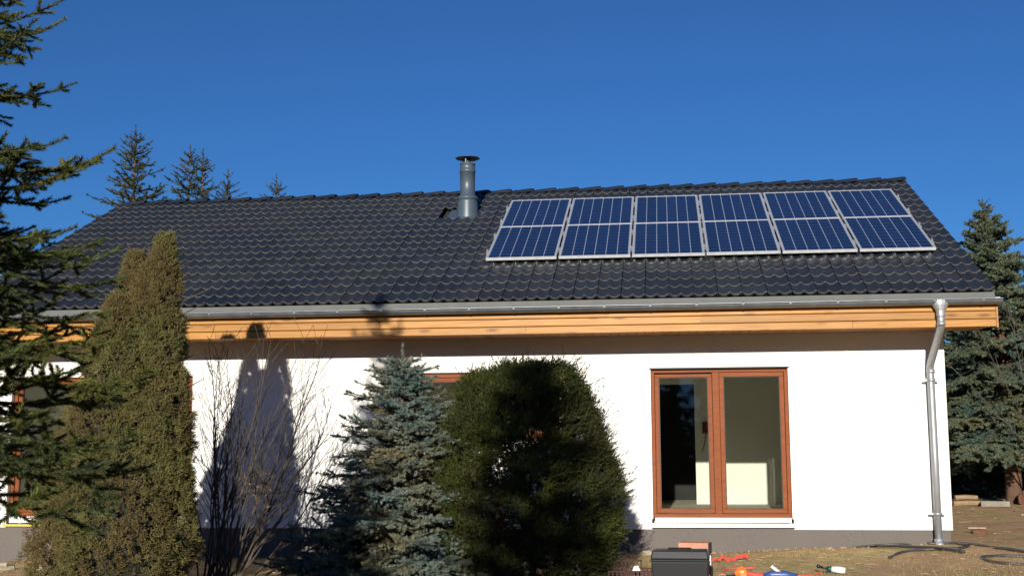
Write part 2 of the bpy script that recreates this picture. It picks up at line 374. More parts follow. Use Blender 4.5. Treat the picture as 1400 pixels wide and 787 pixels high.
# cap ring thickness at the exposed end
k0 = len(rc.v)
for i in range(n):
    a = math.pi * (i / (n - 1)) * .82 + math.pi * .09; rc.v.append((RT + .03, -math.cos(a) * .112, math.sin(a) * .112 * .72))
for i in range(n - 1): rc.f.append((2 * n + i, 2 * n + i + 1, k0 + i + 1, k0 + i)); rc.m.append(0); rc.sm.append(False)
ridge_mesh = rc.mesh('ridge_tile', M['tile'])
for i in range(nrt + 1):
    x = VL + .01 + i * ((VR - VL - .40) / nrt)
    Mx = T3((x + RT, YR, ZR - .040 + rng.uniform(-.003, .003))) @ Matrix.Rotation(math.pi, 4, 'Z') @ Matrix.Rotation(.042, 4, 'Y')
    inst('ridge_tile', ridge_mesh, roof, Mx)
MB().add([(VR - .003, YR - .13, ZR - .05), (VR - .003, YR + .13, ZR - .05), (VR - .003, YR + .09, ZR + .035), (VR - .003, YR - .09, ZR + .035), (VR - .003, YR, ZR + .055)],
         [(0, 1, 2, 4, 3)]).build('ridge_end_cap', M['tile'], roof)
# verge boards on both gables
for s_, x in ((-1, VL + .012), (1, VR - .03)):
    mb = MB()
    for sg in (0, 1):
        ya, yb2 = (YE + .05, YR) if sg == 0 else (YB + .75, YR)
        z1, z2 = ZE - .0, ZR - .04
        mb.add([(x, ya, z1 - .24), (x, yb2, z2 - .24), (x, yb2, z2), (x, ya, z1 + .0), (x + .022, ya, z1 - .24), (x + .022, yb2, z2 - .24), (x + .022, yb2, z2), (x + .022, ya, z1)],
               [(0, 1, 2, 3), (4, 7, 6, 5), (0, 3, 7, 4), (0, 4, 5, 1), (3, 2, 6, 7)])
    mb.build('verge_board', M['board'], roof)
# eaves: drip apron, fascia boards, soffit boards
MB().add([(VL + .03, YE - .035, ZE - .012), (VR - .02, YE - .035, ZE - .012), (VR - .02, YE - .075, ZE - .10), (VL + .03, YE - .075, ZE - .10),
          (VL + .03, YE + .02, ZE - .012), (VR - .02, YE + .02, ZE - .012), (VR - .02, YE + .02, ZE - .10), (VL + .03, YE + .02, ZE - .10)],
         [(0, 3, 2, 1), (0, 1, 5, 4), (3, 7, 6, 2), (0, 4, 7, 3), (1, 2, 6, 5)]).build('eaves_flashing', M['zinc_dull'], house)
FB = 2.488
fas = box('fascia', M['board'], house, VL + .02, VR - .03, YE + .001, YE + .05, FB + .012, ZE - .17)
seams = [[-13.156, -9.4, -5.3, -1.25, VR - .012], [-13.156, -11.3, -7.2, -3.1, VR - .012], [-13.156, -8.35, -4.25, VR - .012], [-13.156, -10.1, -6.1, -2.0, VR - .012]]
for k, sm in enumerate(seams):
    z0 = FB + k * .098; z1 = min(z0 + .0925, ZE - .115)
    for a, b in zip(sm, sm[1:]):
        mb = MB(); yf = YE - .022
        mb.add([(a + .0015, YE, z0), (a + .0015, yf + .004, z0), (a + .0015, yf, z0 + .006), (a + .0015, yf, z1 - .008), (a + .0015, YE, z1),
                (b - .0015, YE, z0), (b - .0015, yf + .004, z0), (b - .0015, yf, z0 + .006), (b - .0015, yf, z1 - .008), (b - .0015, YE, z1)],
               [(0, 1, 2, 3, 4), (9, 8, 7, 6, 5), (0, 5, 6, 1), (1, 6, 7, 2), (2, 7, 8, 3), (3, 8, 9, 4)])
        mb.build('board', M['board'], fas)
box('corner_batten', M['soffit'], fas, VR - .0105, VR + .012, YE - .03, YE + .05, FB - .012, ZE - .115)
sof = box('soffit', M['deck'], house, HX0 + .002, VR - .03, YE + .052, -.002, FB + .045, FB + .06)
nb = 122; bw = (VR - .03 - VL - .02) / nb
sb = MB().box(0, bw - .006, YE + .001, -.003, -.012, .004).mesh('soffit_board', M['soffit'])
for i in range(nb): inst('soffit_board', sb, sof, T3((VL + .02 + i * bw, 0, FB + .036 + rng.uniform(-.001, .001))))
# gutter
gut = MB(); gut.smooth = True
gr, gy, gzc = .066, YE - .105, ZE - .105
prof = []
for i in range(13):
    a = math.pi + math.pi * i / 12; prof.append((math.cos(a) * gr, math.sin(a) * gr))
prof = [(-gr - .004, .006), (-gr - .009, .002), (-gr - .006, -.006)] + prof + [(gr, .03)]
x0, x1 = VL - .03, VR + .045
vs = [(x, gy + p, gzc + q) for x in (x0, x1) for p, q in prof]; n = len(prof)
gut.add(vs, [(i, n + i, n + i + 1, i + 1) for i in range(n - 1)])
vs = [(x, gy + p * .95, gzc + q * .95 + .001) for x in (x0, x1) for p, q in prof]
gut.add(vs, [(i, i + 1, n + i + 1, n + i) for i in range(n - 1)])
gut.smooth = False
for x in (x0, x1): gut.add([(x, gy + p, gzc + q) for p, q in prof[2:-1]], [tuple(range(n - 3))])
gutter = gut.build('gutter', M['zinc'], house)
br = MB()
pr = [(math.cos(math.pi + math.pi * i / 10) * (gr + .003), math.sin(math.pi + math.pi * i / 10) * (gr + .003)) for i in range(11)]
pr = [(-gr - .013, .012)] + pr
vs = [(x, p, q) for x in (-.014, .014) for p, q in pr]; n = len(pr)
br.add(vs, [(i, n + i, n + i + 1, i + 1) for i in range(n - 1)])
br_mesh = br.mesh('gutter_bracket', M['zinc'])
for i in range(24): inst('gutter_bracket', br_mesh, gutter, T3((VR - .18 - i * .572, gy, gzc)))
# downpipe
dx = -.215
sp = thing  # (kept for symmetry)
dp = MB(); dp.smooth = True
P1, P2, P3, P4 = (dx, gy, gzc - .19), (dx, gy + .005, 2.50), (dx + .008, -.115, 2.06), (dx + .012, -.115, -.17)
def bend(a, b, c, r=.07, k=4):
    a, b, c = Vector(a), Vector(b), Vector(c); u = (a - b).normalized(); v = (c - b).normalized(); out = []
    for i in range(k + 1):
        t = i / k; p = b + u * r * (1 - t) ** 2 + v * r * t ** 2; out.append(p)
    return out
path = [Vector(P1)] + bend(P1, P2, P3) + bend(P2, P3, P4) + [Vector((dx + .012, -.115, 1.0)), Vector(P4)]
dp.tube(path, .047, 16)
pipe = dp.build('downpipe', M['zinc_pipe'], house)
f = MB(); vs = []
for z, hx, hy in ((gzc - .005, .115, .075), (gzc - .06, .1, .072), (gzc - .135, .056, .056), (gzc - .20, .056, .056)):
    for j in range(16):
        a = 2 * math.pi * j / 16; vs.append((dx + hx * math.cos(a), gy + hy * math.sin(a), z))
f.add(vs, [(i * 16 + j, i * 16 + (j + 1) % 16, (i + 1) * 16 + (j + 1) % 16, (i + 1) * 16 + j) for i in range(3) for j in range(16)])
f.build('outlet_funnel', M['zinc_pipe'], pipe)
for z in (1.88, .21):
    mb = MB(); mb.smooth = True; mb.lathe([(.0515, -.016), (.056, -.016), (.056, .016), (.0515, .016)], 16, (dx + .012, -.115, z)); mb.smooth = False
    for s_ in (-1, 1): mb.box(dx + .012 + s_ * .075 - .022, dx + .012 + s_ * .075 + .022, -.122, -.108, z - .012, z + .012)
    mb.box(dx + .004, dx + .02, -.06, .02, z - .006, z + .006)
    mb.build('pipe_clamp', M['zinc_pipe'], pipe)
for p, z0, z1 in ((0, 2.50, 2.56), (0, 1.97, 2.02)):
    yy = gy + .003 if z0 > 2.3 else -.115
    mb = MB(); mb.smooth = True; mb.lathe([(.0505, z0 - .02), (.0535, z0 - .02), (.0535, z0 + .02), (.0505, z0 + .02)], 16, (dx + (.001 if z0 > 2.3 else .012), yy, .02)); mb.build('pipe_socket', M['zinc_pipe'], pipe)
mb = MB(); mb.smooth = True
mb.tube([(dx + .012, -.115, -.10), (dx + .012, -.115, -.14), (dx + .012, -.15, -.175), (dx + .012, -.20, -.20)], .056, 14); mb.build('pipe_shoe', M['zinc_pipe'], pipe)

# flue
fl = thing  # placeholder name reuse avoided below
FZ = ZE + (FLY - YE) * TA
flue = MB(); flue.smooth = True
flue.lathe([(.185, -.16), (.165, .12), (.156, .17), (.178, .175), (.178, .195), (.150, .225), (.122, .245), (.122, .62), (.130, .622), (.130, .66), (.123, .665), (.123, .755), (.130, .76), (.130, .775), (.10, .775), (.10, .6)], 32, (FLX, FLY, FZ + .08))
fobj = flue.build('flue', M['flue'], house)
cp = MB(); cp.smooth = True; cp.lathe([(0, .90), (.10, .895), (.19, .872), (.20, .865), (.198, .858), (.10, .872), (0, .875)], 32, (FLX, FLY, FZ + .08)); cp.build('rain_cap', M['flue'], fobj)
for k in range(3):
    a = 2 * math.pi * k / 3 + .4
    q = MB(); q.box(FLX + .11 * math.cos(a) - .006, FLX + .11 * math.cos(a) + .006, FLY + .11 * math.sin(a) - .006, FLY + .11 * math.sin(a) + .006, FZ + .82, FZ + .955); q.build('cap_strut', M['flue'], fobj)
q = MB(); q.smooth = True; q.lathe([(.05, .70), (.05, .87)], 16, (FLX, FLY, FZ + .08)); q.build('inner_pipe', M['flue_dark'], fobj)
q = MB(); Tm = roofM(FLX, fls, 0)
q.box(-.30, .27, -.235, .27, .012, .024, Tm); q.box(-.33, .29, -.262, -.235, .0, .02, Tm); q.build('flashing_plate', M['flue'], fobj)

# interior (bare rooms seen through the panes)
RY = 4.6
inn = MB(); FZ0 = .115
inn.box(HX0 + TH, HX1 - TH, TH + .001, YB - TH - .001, FZ0 - .12, FZ0)
inn.build('screed_floor', M['screed'], house)
rm = MB()
rm.box(-4.7, -3.90, RY, RY + .12, FZ0, 2.5); rm.box(-3.08, HX1 - TH - .002, RY, RY + .12, FZ0, 2.5); rm.box(-3.90, -3.08, RY, RY + .12, 2.10, 2.5)
rm.box(-4.72, -4.60, TH + .002, RY - .002, FZ0, 2.5)
rm.box(HX0 + TH, -4.72, RY, RY + .12, FZ0, 2.5)
rm.box(HX0 + TH + .001, HX1 - TH - .001, TH + .002, YB - TH - .002, 2.5, 2.58)
rm.build('partition_wall', M['room'], house)
box('dark_room_wall', M['roomdark'], house, -4.6, -2.4, RY + 1.6, RY + 1.7, FZ0, 2.49)
MB().box(-4.62, -4.55, RY + .13, RY + 1.6, FZ0, 2.49).box(-2.5, -2.42, RY + .13, RY + 1.6, FZ0, 2.49).build('dark_side_wall', M['roomdark'], house)
mb = MB(); mb.box(-2.96, -2.86, RY - .03, RY - .001, 1.28, 1.47); jb = mb.build('junction_box', M['wire'], house, bevel=.01)
MB().tube([(-2.90, RY - .02, 1.28), (-2.93, RY - .02, 1.1), (-2.97, RY - .02, .98)], .006, 6).build('loose_wire', M['wire'], jb)

# windows
def window(name, x0, x1, z0, z1, sashes, label=None, tilt=None, sill=True):
    """outer frame with mullions, a sash and pane per bay; y recess from the wall face"""
    y0, y1 = .075, .145
    wobj = bpy.data.objects.new(name, None)
    fr = MB(); fw = .046
    fr.box(x0, x1, y0, y1, z1 - fw, z1); fr.box(x0, x1, y0, y1, z0, z0 + fw)
    fr.box(x0, x0 + fw, y0, y1, z0 + fw, z1 - fw); fr.box(x1 - fw, x1, y0, y1, z0 + fw, z1 - fw)
    n = len(sashes); b = [x0 + fw] + sashes[1:] + [x1 - fw]
    mw = .044
    for xm in sashes[1:]: fr.box(xm - mw, xm + mw, y0, y1, z0 + fw, z1 - fw)
    fo = fr.build(name, M['winwood'], house, bevel=.004)
    if label: fo['label'] = label
    for k in range(n):
        a = b[k] + (mw if k else 0) + .003; c = b[k + 1] - (mw if k < n - 1 else 0) - .003
        za, zb = z0 + fw + .003, z1 - fw - .003
        sw = .056
        Tt = Matrix()
        if tilt == k: Tt = T3((a, y1, za)) @ Matrix.Rotation(R(-1.7), 4, 'X') @ T3((-a, -y1, -za))
        s = MB(); ya, yb = y0 + .018, y1 + .012
        s.box(a, c, ya, yb, zb - sw, zb); s.box(a, c, ya, yb, za, za + sw); s.box(a, a + sw, ya, yb, za + sw, zb - sw); s.box(c - sw, c, ya, yb, za + sw, zb - sw)
        so_ = s.build('sash', M['winwood'], fo, Tt, bevel=.005)
        g = MB(); gk = .008; q0, q1, w0, w1 = a + sw, c - sw, za + sw, zb - sw
        g.box(q0, q1, ya + .01, ya + .02, w1 - gk, w1); g.box(q0, q1, ya + .01, ya + .02, w0, w0 + gk); g.box(q0, q0 + gk, ya + .01, ya + .02, w0 + gk, w1 - gk); g.box(q1 - gk, q1, ya + .01, ya + .02, w0 + gk, w1 - gk)
        g.build('gasket', M['gasket'], fo, Tt)
        MB().box(q0, q1, ya + .022, ya + .026, w0, w1).build('pane', M['glass'], fo, Tt)
    return fo
pd = window('patio_door', -3.745, -1.972, .150, 2.072, [0, -2.90], tilt=0)
gf = MB(); gx0, gx1 = -.16, -.09  # unseen gable window, added to let more daylight into the room
for a_, b_, c_, d_ in ((1.2, 3.6, .9, .97), (1.2, 3.6, 2.08, 2.15), (1.2, 1.27, .97, 2.08), (3.53, 3.6, .97, 2.08), (2.36, 2.44, .97, 2.08)): gf.box(gx0, gx1, a_, b_, c_, d_)
gw = gf.build('window', M['winwood'], house); gw['label'] = 'unseen side window added in the right gable wall to brighten the room'
for a_, b_ in ((1.27, 2.36), (2.44, 3.53)): MB().box(-.13, -.126, a_, b_, .97, 2.08).build('pane', M['glass'], gw)
# white sub-sill in short pieces, then the metal sill
for i in range(6):
    xa = -3.72 + i * .29; box('sub_sill_block', M['white_pvc'], pd, xa, min(xa + .285, -1.98), .03, .12, .088, .147)
box('sill', M['white_pvc'], pd, -3.80, -1.925, -.035, .03, .045, .075, bevel=.004)
box('sill_edge', M['alu'], pd, -3.80, -1.925, -.045, -.037, .030, .078)
for xs_ in (-1.970, -3.760): box('reveal_bead', M['white_pvc'], pd, xs_, xs_ + .012, .02, .074, .13, 2.07)
box('head_shade_strip', M['gasket'], pd, -3.76, -1.957, .001, .074, 2.0735, 2.085)  # added black strip standing for the shadow at the recess head
lw = window('window', -12.655, -10.025, .155, 2.05, [0, -11.34])
for i in range(9):
    xa = -12.63 + i * .29; box('sub_sill_block', M['white_pvc'], lw, xa, min(xa + .285, -10.03), .03, .12, .06, .150)
box('foam_strip', M['foam'], lw, -12.7, -10.0, -.02, .03, .015, .042)
mw_ = window('window', -7.055, -4.965, 1.17, 2.045, [0, -6.0])
box('sill', M['white_pvc'], mw_, -7.1, -4.92, -.04, .07, 1.115, 1.14)

# ------------------------------------------------------------------ solar panels
def cells(mb_cell, mb_bus, x0, pitch_y, y0, cw, ch):
    for j in range(10):
        ya = y0 + j * pitch_y; c = .006
        a, b, p, q = x0, x0 + cw, ya, ya + ch
        mb_cell.add([(a + c, p, 0), (b - c, p, 0), (b, p + c, 0), (b, q - c, 0), (b - c, q, 0), (a + c, q, 0), (a, q - c, 0), (a, p + c, 0)], [tuple(range(8))])
PW, PH = .992, 1.65
fr = MB(); t = .035; fwid = .022
fr.box(0, PW, 0, fwid, 0, t + .004); fr.box(0, PW, PH - fwid, PH, 0, t + .004); fr.box(0, fwid, fwid, PH - fwid, 0, t + .004); fr.box(PW - fwid, PW, fwid, PH - fwid, 0, t + .004)
pv_frame = fr.mesh('frame', M['pvframe'])
pv_back = MB().box(fwid, PW - fwid, fwid, PH - fwid, .01, t).mesh('backsheet', M['pvback'])
inner = PW - 2 * fwid; cp_ = (inner - .014) / 6; ry = (PH - 2 * fwid - .016) / 10
strips = []
mc = MB(); cells(mc, None, .005, ry, 0, cp_ - .010, ry - .006)
pv_strip = mc.mesh('cell_strip', M['cell'])
bb = MB()
for q in (.25, .5, .75):
    xx = .008 + (cp_ - .016) * q; bb.box(xx - .0006, xx + .0006, 0, ry * 10 - .008, .0, .0006)
pv_bus = bb.mesh('busbar', M['bus'])
order = ['leftmost', 'second from the left', 'third from the left', 'fourth from the left', 'fifth from the left', 'rightmost']
for row in range(2):
    for i in range(6):
        x = -6.013 + 1.02 * i; s = 1.537 + 1.66 * row
        T = roofM(x, s + .0, .083) @ T3((rng.uniform(-.003, .003), rng.uniform(-.003, .003), 0)) @ Matrix.Rotation(rng.uniform(-.0015, .0015), 4, 'Z') @ Matrix.Rotation(rng.uniform(-.002, .002), 4, 'Y')
        beside = {(1, 0): ', the one nearest the flue', (0, 0): ' above the gutter', (0, 5): ' near the downpipe end'}.get((row, i), '')
        p = bpy.data.objects.new('solar_panel', None); link(p, None, T)
        tag(p, 'blue solar panel, %s in the %s row%s' % (order[i], 'upper' if row else 'lower', beside), 'solar panel', 'solar panels on the roof')
        inst('frame', pv_frame, p, T); inst('backsheet', pv_back, p, T)
        for k in range(6):
            Tk = T @ T3((fwid + .007 + k * cp_, fwid + .010, t + .0012))
            so_ = inst('cell_strip', pv_strip, p, Tk); inst('busbar', pv_bus, so_, Tk)
for j, s in enumerate((1.95, 2.80, 3.62, 4.45)):
    T = roofM(-6.06, s, 0)
    p = bpy.data.objects.new('mounting_rail', None); link(p, None, T)
    tag(p, 'aluminium rail under the solar panels, %s rail up from the gutter' % ['lowest', 'second', 'third', 'topmost'][j], 'rail', 'rails under the solar panels')
    MB().box(0, 6.2, -.02, .02, .048, .081).build('rail_bar', M['rail'], p, T)
    cm = MB().box(-.014, .014, -.03, .03, .081, .126).mesh('panel_clamp', M['rail'])
    for i in range(7): inst('panel_clamp', cm, p, T @ T3((.047 + i * 1.02 - .014 + (-.012 if i == 0 else (.014 if i == 6 else 0)), 0, 0)))

# ------------------------------------------------------------------ vegetation
def perp_frames(D):
    ref = np.where(np.abs(D[:, 2:3]) < .9, np.array([[0, 0, 1.]]), np.array([[1., 0, 0]]))
    a = np.cross(D, ref); a /= np.linalg.norm(a, axis=1, keepdims=True) + 1e-9
    return a, np.cross(D, a)
def brush(P, D, L, rng, dens, nl, nw, ang=50, upbias=0.0, tone=None):
    """needles (one narrow triangle each) round every shoot P + t*D*L; returns verts (3n), tone (n)"""
    P = np.asarray(P, float); D = np.asarray(D, float); L = np.asarray(L, float)
    cnt = np.maximum(2, (L * dens + rng.random(len(L))).astype(int)); idx = np.repeat(np.arange(len(L)), cnt); N = len(idx)
    t = rng.random(N); a, b = perp_frames(D)
    ph = rng.random(N) * 2 * np.pi; pr = a[idx] * np.cos(ph)[:, None] + b[idx] * np.sin(ph)[:, None]
    if upbias: pr = pr + np.array([0, 0, upbias]); pr /= np.linalg.norm(pr, axis=1, keepdims=True)
    th = np.radians(ang + rng.normal(0, 10, N)) * (1 - .45 * t ** 3)
    nd = D[idx] * np.cos(th)[:, None] + pr * np.sin(th)[:, None]
    base = P[idx] + D[idx] * (L[idx] * t)[:, None]; ln = nl * rng.uniform(.75, 1.15, N)
    side = np.cross(nd, D[idx] + rng.normal(0, .3, (N, 3))); side /= np.linalg.norm(side, axis=1, keepdims=True) + 1e-9
    side *= (nw * .5)
    v = np.empty((N, 3, 3)); v[:, 0] = base - side; v[:, 1] = base + side; v[:, 2] = base + nd * ln[:, None]
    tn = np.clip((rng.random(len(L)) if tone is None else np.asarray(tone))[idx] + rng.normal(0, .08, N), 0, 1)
    return v.reshape(-1, 3), tn
def foliage_mesh(name, tri, tone, wood, mats):
    """needle triangles plus wood tubes (an MB) in one mesh"""
    nt_ = len(tri) // 3; wv = np.array(wood.v, float).reshape(-1, 3) if wood and wood.v else np.zeros((0, 3)); wf = wood.f if wood else []
    me = bpy.data.meshes.new(name)
    V = np.concatenate([tri, wv]) if len(wv) else tri
    nl = nt_ * 3 + sum(len(f) for f in wf); nf = nt_ + len(wf)
    me.vertices.add(len(V)); me.vertices.foreach_set('co', V.ravel().astype(np.float32))
    me.loops.add(nl); me.polygons.add(nf)
    li = np.concatenate([np.arange(nt_ * 3)] + [np.array(f) + nt_ * 3 for f in wf]) if wf else np.arange(nt_ * 3)
    sizes = np.concatenate([np.full(nt_, 3), np.array([len(f) for f in wf], int)]) if wf else np.full(nt_, 3)
    st = np.concatenate([[0], np.cumsum(sizes)[:-1]])
    me.loops.foreach_set('vertex_index', li.astype(np.int32)); me.polygons.foreach_set('loop_start', st.astype(np.int32))
    me.polygons.foreach_set('material_index', np.concatenate([np.zeros(nt_), np.ones(len(wf))]).astype(np.int32))
    for m_ in mats: me.materials.append(m_)
    me.update(calc_edges=True); me.validate()
    at = me.attributes.new('tone', 'FLOAT', 'FACE'); at.data.foreach_set('value', np.concatenate([tone, np.full(len(wf), .5)]).astype(np.float32))
    return me
def unit(v): return v / (np.linalg.norm(v) + 1e-9)

def conifer_branch(L, rng, sp=.1, droop=.25, lift=.35, lat=.45, sub=.09, dens=350, nl=.018, nw=.003, wr=.012, ang=50, lat_ang=52, bare=.12, hang=.0, vert=.12, smax=.16):
    """a bough along +X: main axis, laterals in the plane, short shoots on them; all clothed in needles"""
    P, D, Ls, Tn = [], [], [], []; wood = MB()
    step = .07 if L < 1 else .1; p = np.zeros(3); s = 0.0; axis = [p.copy()]; dirs = []
    while s < L:
        f = s / L; el = -droop * math.sin(min(f * 1.3, 1) * math.pi * .5) + lift * f * f
        d_ = np.array([math.cos(el), rng.normal(0, .05), math.sin(el)]); d_ = unit(d_); q = p + d_ * step
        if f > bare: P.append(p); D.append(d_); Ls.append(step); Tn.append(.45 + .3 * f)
        p = q; s += step; axis.append(p.copy()); dirs.append((s, p.copy(), d_))
    n = len(axis); wood.tube(axis, [max(.0025, wr * (1 - i / n)) for i in range(n)], 5, False)
    nxt = L * bare
    for k, (s, p, d_) in enumerate(dirs):
        if s < nxt: continue
        nxt = s + sp * rng.uniform(.8, 1.15)
        for sd in (-1, 1):
            ll = min(lat * (L - s) + .05, .62 * L) * rng.uniform(.65, 1.15) * min(1, .35 + s / (L * .4))
            a = R(lat_ang + rng.normal(0, 7)); dd = unit(d_ * math.cos(a) + np.array([0, sd, 0]) * math.sin(a) + np.array([0, 0, rng.normal(.02, vert) - hang]))
            q = p.copy(); t = 0; pts = [q.copy()]; ns = sub * .6
            while t < ll:
                st = min(.08, ll - t + .01); dd = unit(dd + np.array([0, 0, rng.normal(.012, .05)]) + d_ * .05)
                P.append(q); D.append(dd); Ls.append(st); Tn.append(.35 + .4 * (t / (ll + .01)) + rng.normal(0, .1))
                q = q + dd * st; t += st; pts.append(q.copy())
                if t > ns and ll - t > .02:
                    ns = t + sub
                    for s2 in (-1, 1):
                        l2 = min(.5 * (ll - t) + .035 + .3 * (smax - .16), smax) * rng.uniform(.7, 1.2); yv = unit(np.cross([0, 0, 1.], dd))
                        d2 = unit(dd * math.cos(R(48)) + yv * s2 * math.sin(R(48)) + np.array([0, 0, rng.normal(.04, vert * 1.3) - hang * .6]))
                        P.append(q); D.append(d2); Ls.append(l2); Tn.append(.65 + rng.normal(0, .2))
            if len(pts) > 2: wood.tube(pts[::2] if len(pts) > 4 else pts, .003 if L < 1.2 else .004, 3, False)
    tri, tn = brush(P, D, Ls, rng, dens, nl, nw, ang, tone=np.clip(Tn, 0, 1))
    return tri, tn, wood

def conifer(name, label, cat, x, y, H, Rr, mats, seed, z0=.08, wsp=.22, per=5, classes=(.3, .55, .85, 1.2, 1.6), nvar=2, trunk_r=.08,
            prof=lambda f: f ** .8, elev=(-8, 42), group=None, bp=None, lean=(0, 0), leader=.3, az_skip=None, zbase=None, gap=.12, lk=1.0, thin_top=1.0):
    rng = np.random.default_rng(seed); bp = bp or {}
    zb = float(gz(x, y)) - .05 if zbase is None else zbase
    t = thing(name, label, cat, (x, y, zb), group)
    TM = T3((x, y, zb))
    tk = MB(); tk.smooth = True; n = 12; pts = [(lean[0] * (i / n) ** 2, lean[1] * (i / n) ** 2, H * i / n) for i in range(n + 1)]
    tk.tube(pts, [max(.006, trunk_r * (1 - i / n) ** .8) for i in range(n + 1)], 9, False)
    tk.build('trunk', mats[1], t, TM)
    variants = []
    for L in classes:
        if L > Rr * 1.35: continue
        for k in range(nvar):
            tri, tn, wd = conifer_branch(L, rng, wr=.006 + .008 * L, **bp); variants.append((L, foliage_mesh('branch', tri, tn, wd, mats)))
    nm = bpy.data.objects.new; z = H * z0; wi = 0
    while z < H - gap * leader:
        f = 1 - z / H; L = Rr * prof(f) + .05
        npb = per + (1 if L > .8 * Rr else 0)
        off = rng.random() * 6.28
        for k in range(npb):
            az = off + 2 * math.pi * k / npb + rng.normal(0, .18)
            if az_skip and az_skip(az, z): continue
            Lb = max(.08, L * rng.uniform(.78, 1.12))
            cand = sorted(variants, key=lambda q: abs(q[0] - Lb) + rng.random() * .05)[0]
            el = R(elev[0] + (elev[1] - elev[0]) * (z / H) ** 2.2 + rng.normal(0, 5)); sc = Lb / cand[0]
            zz = z + rng.uniform(-.3, .3) * wsp; q = (zz / H) ** 2
            Bm = TM @ T3((lean[0] * q, lean[1] * q, zz)) @ Matrix.Rotation(az, 4, 'Z') @ Matrix.Rotation(-el, 4, 'Y') @ Matrix.Rotation(rng.normal(0, .15), 4, 'X') @ Matrix.Scale(sc, 4)
            inst('branch', cand[1], t, Bm)
        z += wsp * (thin_top if z > .5 * H else 1) * (.55 + .6 * min(f, .45) ** .5) * rng.uniform(.85, 1.15); wi += 1
    # leader with its crown of short shoots
    P, D, Ls = [], [], []
    top = np.array([lean[0], lean[1], H])
    P.append(top - [0, 0, leader]); D.append(np.array([0, 0, 1.])); Ls.append(leader * 1.05)
    for k in range(5):
        a = 6.28 * k / 5 + rng.random(); zq = top - [0, 0, leader * rng.uniform(.55, .75)]
        P.append(zq); D.append(unit(np.array([math.cos(a), math.sin(a), .75]))); Ls.append(leader * .42)
    for k in range(5):
        a = 6.28 * k / 5 + rng.random(); zq = top - [0, 0, leader * rng.uniform(.9, 1.05)]
        P.append(zq); D.append(unit(np.array([math.cos(a), math.sin(a), .5]))); Ls.append(leader * .6)
    wd = MB(); [wd.tube([p, p + d_ * l], .004, 3, False) for p, d_, l in zip(P, D, Ls)]
    tri, tn = brush(P, D, Ls, rng, bp.get('dens', 350), bp.get('nl', .018) * lk, bp.get('nw', .003) * lk, 55)
    inst('leader', foliage_mesh('leader', tri, tn, wd, mats), t, TM)
    return t

# foreground spruce just left of the frame, its boughs reach into the picture
conifer('spruce_tree', 'tall green spruce in the left foreground whose boughs hang across the picture edge', 'tree', -7.56, -10.55, 6.35, 1.75,
        [M['fg_needle'], M['bark']], 11, z0=.26, wsp=.150, per=8, thin_top=2.1, classes=(.3, .5, .75, 1.0, 1.3), nvar=4, trunk_r=.09, prof=lambda f: min(.76, f ** .85),
        elev=(-4, 45), bp=dict(sp=.115, droop=.35, lift=.75, lat=.5, sub=.10, dens=1250, nl=.030, nw=.005, ang=46, vert=.3, smax=.24))
# silver-blue spruce in front of the wall
conifer('blue_spruce', 'small silver-blue spruce between the bare shrub and the dark yew bush', 'tree', -6.38, -3.2, 2.57, 1.62,
        [M['blue_needle'], M['bark']], 21, z0=.03, wsp=.125, per=8, gap=.5, classes=(.25, .45, .7, .95, 1.25), nvar=3, trunk_r=.045, prof=lambda f: f ** .85 * (.93),
        elev=(-3, 20), leader=.42, lk=1.45, bp=dict(sp=.075, droop=.18, lift=.35, lat=.5, sub=.062, dens=900, nl=.027, nw=.0062, ang=58, vert=.25))
# spruces right of and behind the house
RP = dict(sp=.13, droop=.35, lift=.4, lat=.46, sub=.11, dens=420, nl=.05, nw=.014, ang=52, hang=.06, vert=.22)
conifer('spruce_tree', 'tall bluish spruce with a pointed top just behind the right end of the house', 'tree', 2.88, 8.0, 5.80, 2.35, [M['right_needle'], M['barkred']], 31,
        z0=.24, wsp=.24, per=8, classes=(.4, .8, 1.3, 1.8, 2.4), trunk_r=.16, prof=lambda f: min(1, (f * 1.3) ** .9), elev=(-14, 40), bp=RP, leader=.5, lean=(-.28, 0))
RB = dict(RP, dens=150, nl=.07, nw=.026)
for i, (x, y, H, Rr, lab) in enumerate([
        (5.0, 8.6, 6.0, 2.4, 'bluish spruce at the right edge of the picture beside the pointed one'),
        (3.9, 13.0, 6.4, 2.6, 'shaded spruce standing behind the two near ones on the right'),
        (1.2, 13.5, 5.6, 2.3, 'shaded spruce half hidden by the right corner of the house')]):
    conifer('spruce_tree', lab, 'tree', x, y, H, Rr, [M['right_needle'], M['barkred']], 41 + i, z0=.22 if i == 0 else .1, wsp=.3, per=8, classes=(.5, 1.0, 1.6, 2.4),
            trunk_r=.15, prof=lambda f: min(1, (f * 1.3) ** .9), elev=(-14, 35), bp=RP if i == 0 else RB, leader=.5)
# dark wood far behind, right of the house: reads as one mass
def woods():
    rng = np.random.default_rng(77); P, D, Ls = [], [], []; wd = MB()
    for k in range(46):
        x = rng.uniform(-6, 34); y = rng.uniform(19, 30); H = rng.uniform(5.0, 7.0); z0 = float(gz(x, y))
        wd.tube([(x, y, z0 - .1), (x, y, z0 + H)], [.13, .01], 6, False)
        for j in range(int(H * 26)):
            z = rng.uniform(.1, H); r = (1 - z / H) * 2.3 + .1; a = rng.random() * 6.28; d_ = np.array([math.cos(a), math.sin(a), rng.uniform(-.45, .1)])
            P.append(np.array([x, y, z0 + z]) + d_ * r * .1); D.append(unit(d_)); Ls.append(r)
    tri, tn = brush(P, D, Ls, rng, 26, .20, .06, 60)
    o = inst('far_wood', foliage_mesh('far_wood', tri, tn, wd, [M['back_needle'], M['bark']])); tag(o, 'dark mass of spruce wood far behind the house', 'woods', kind='stuff')
woods()
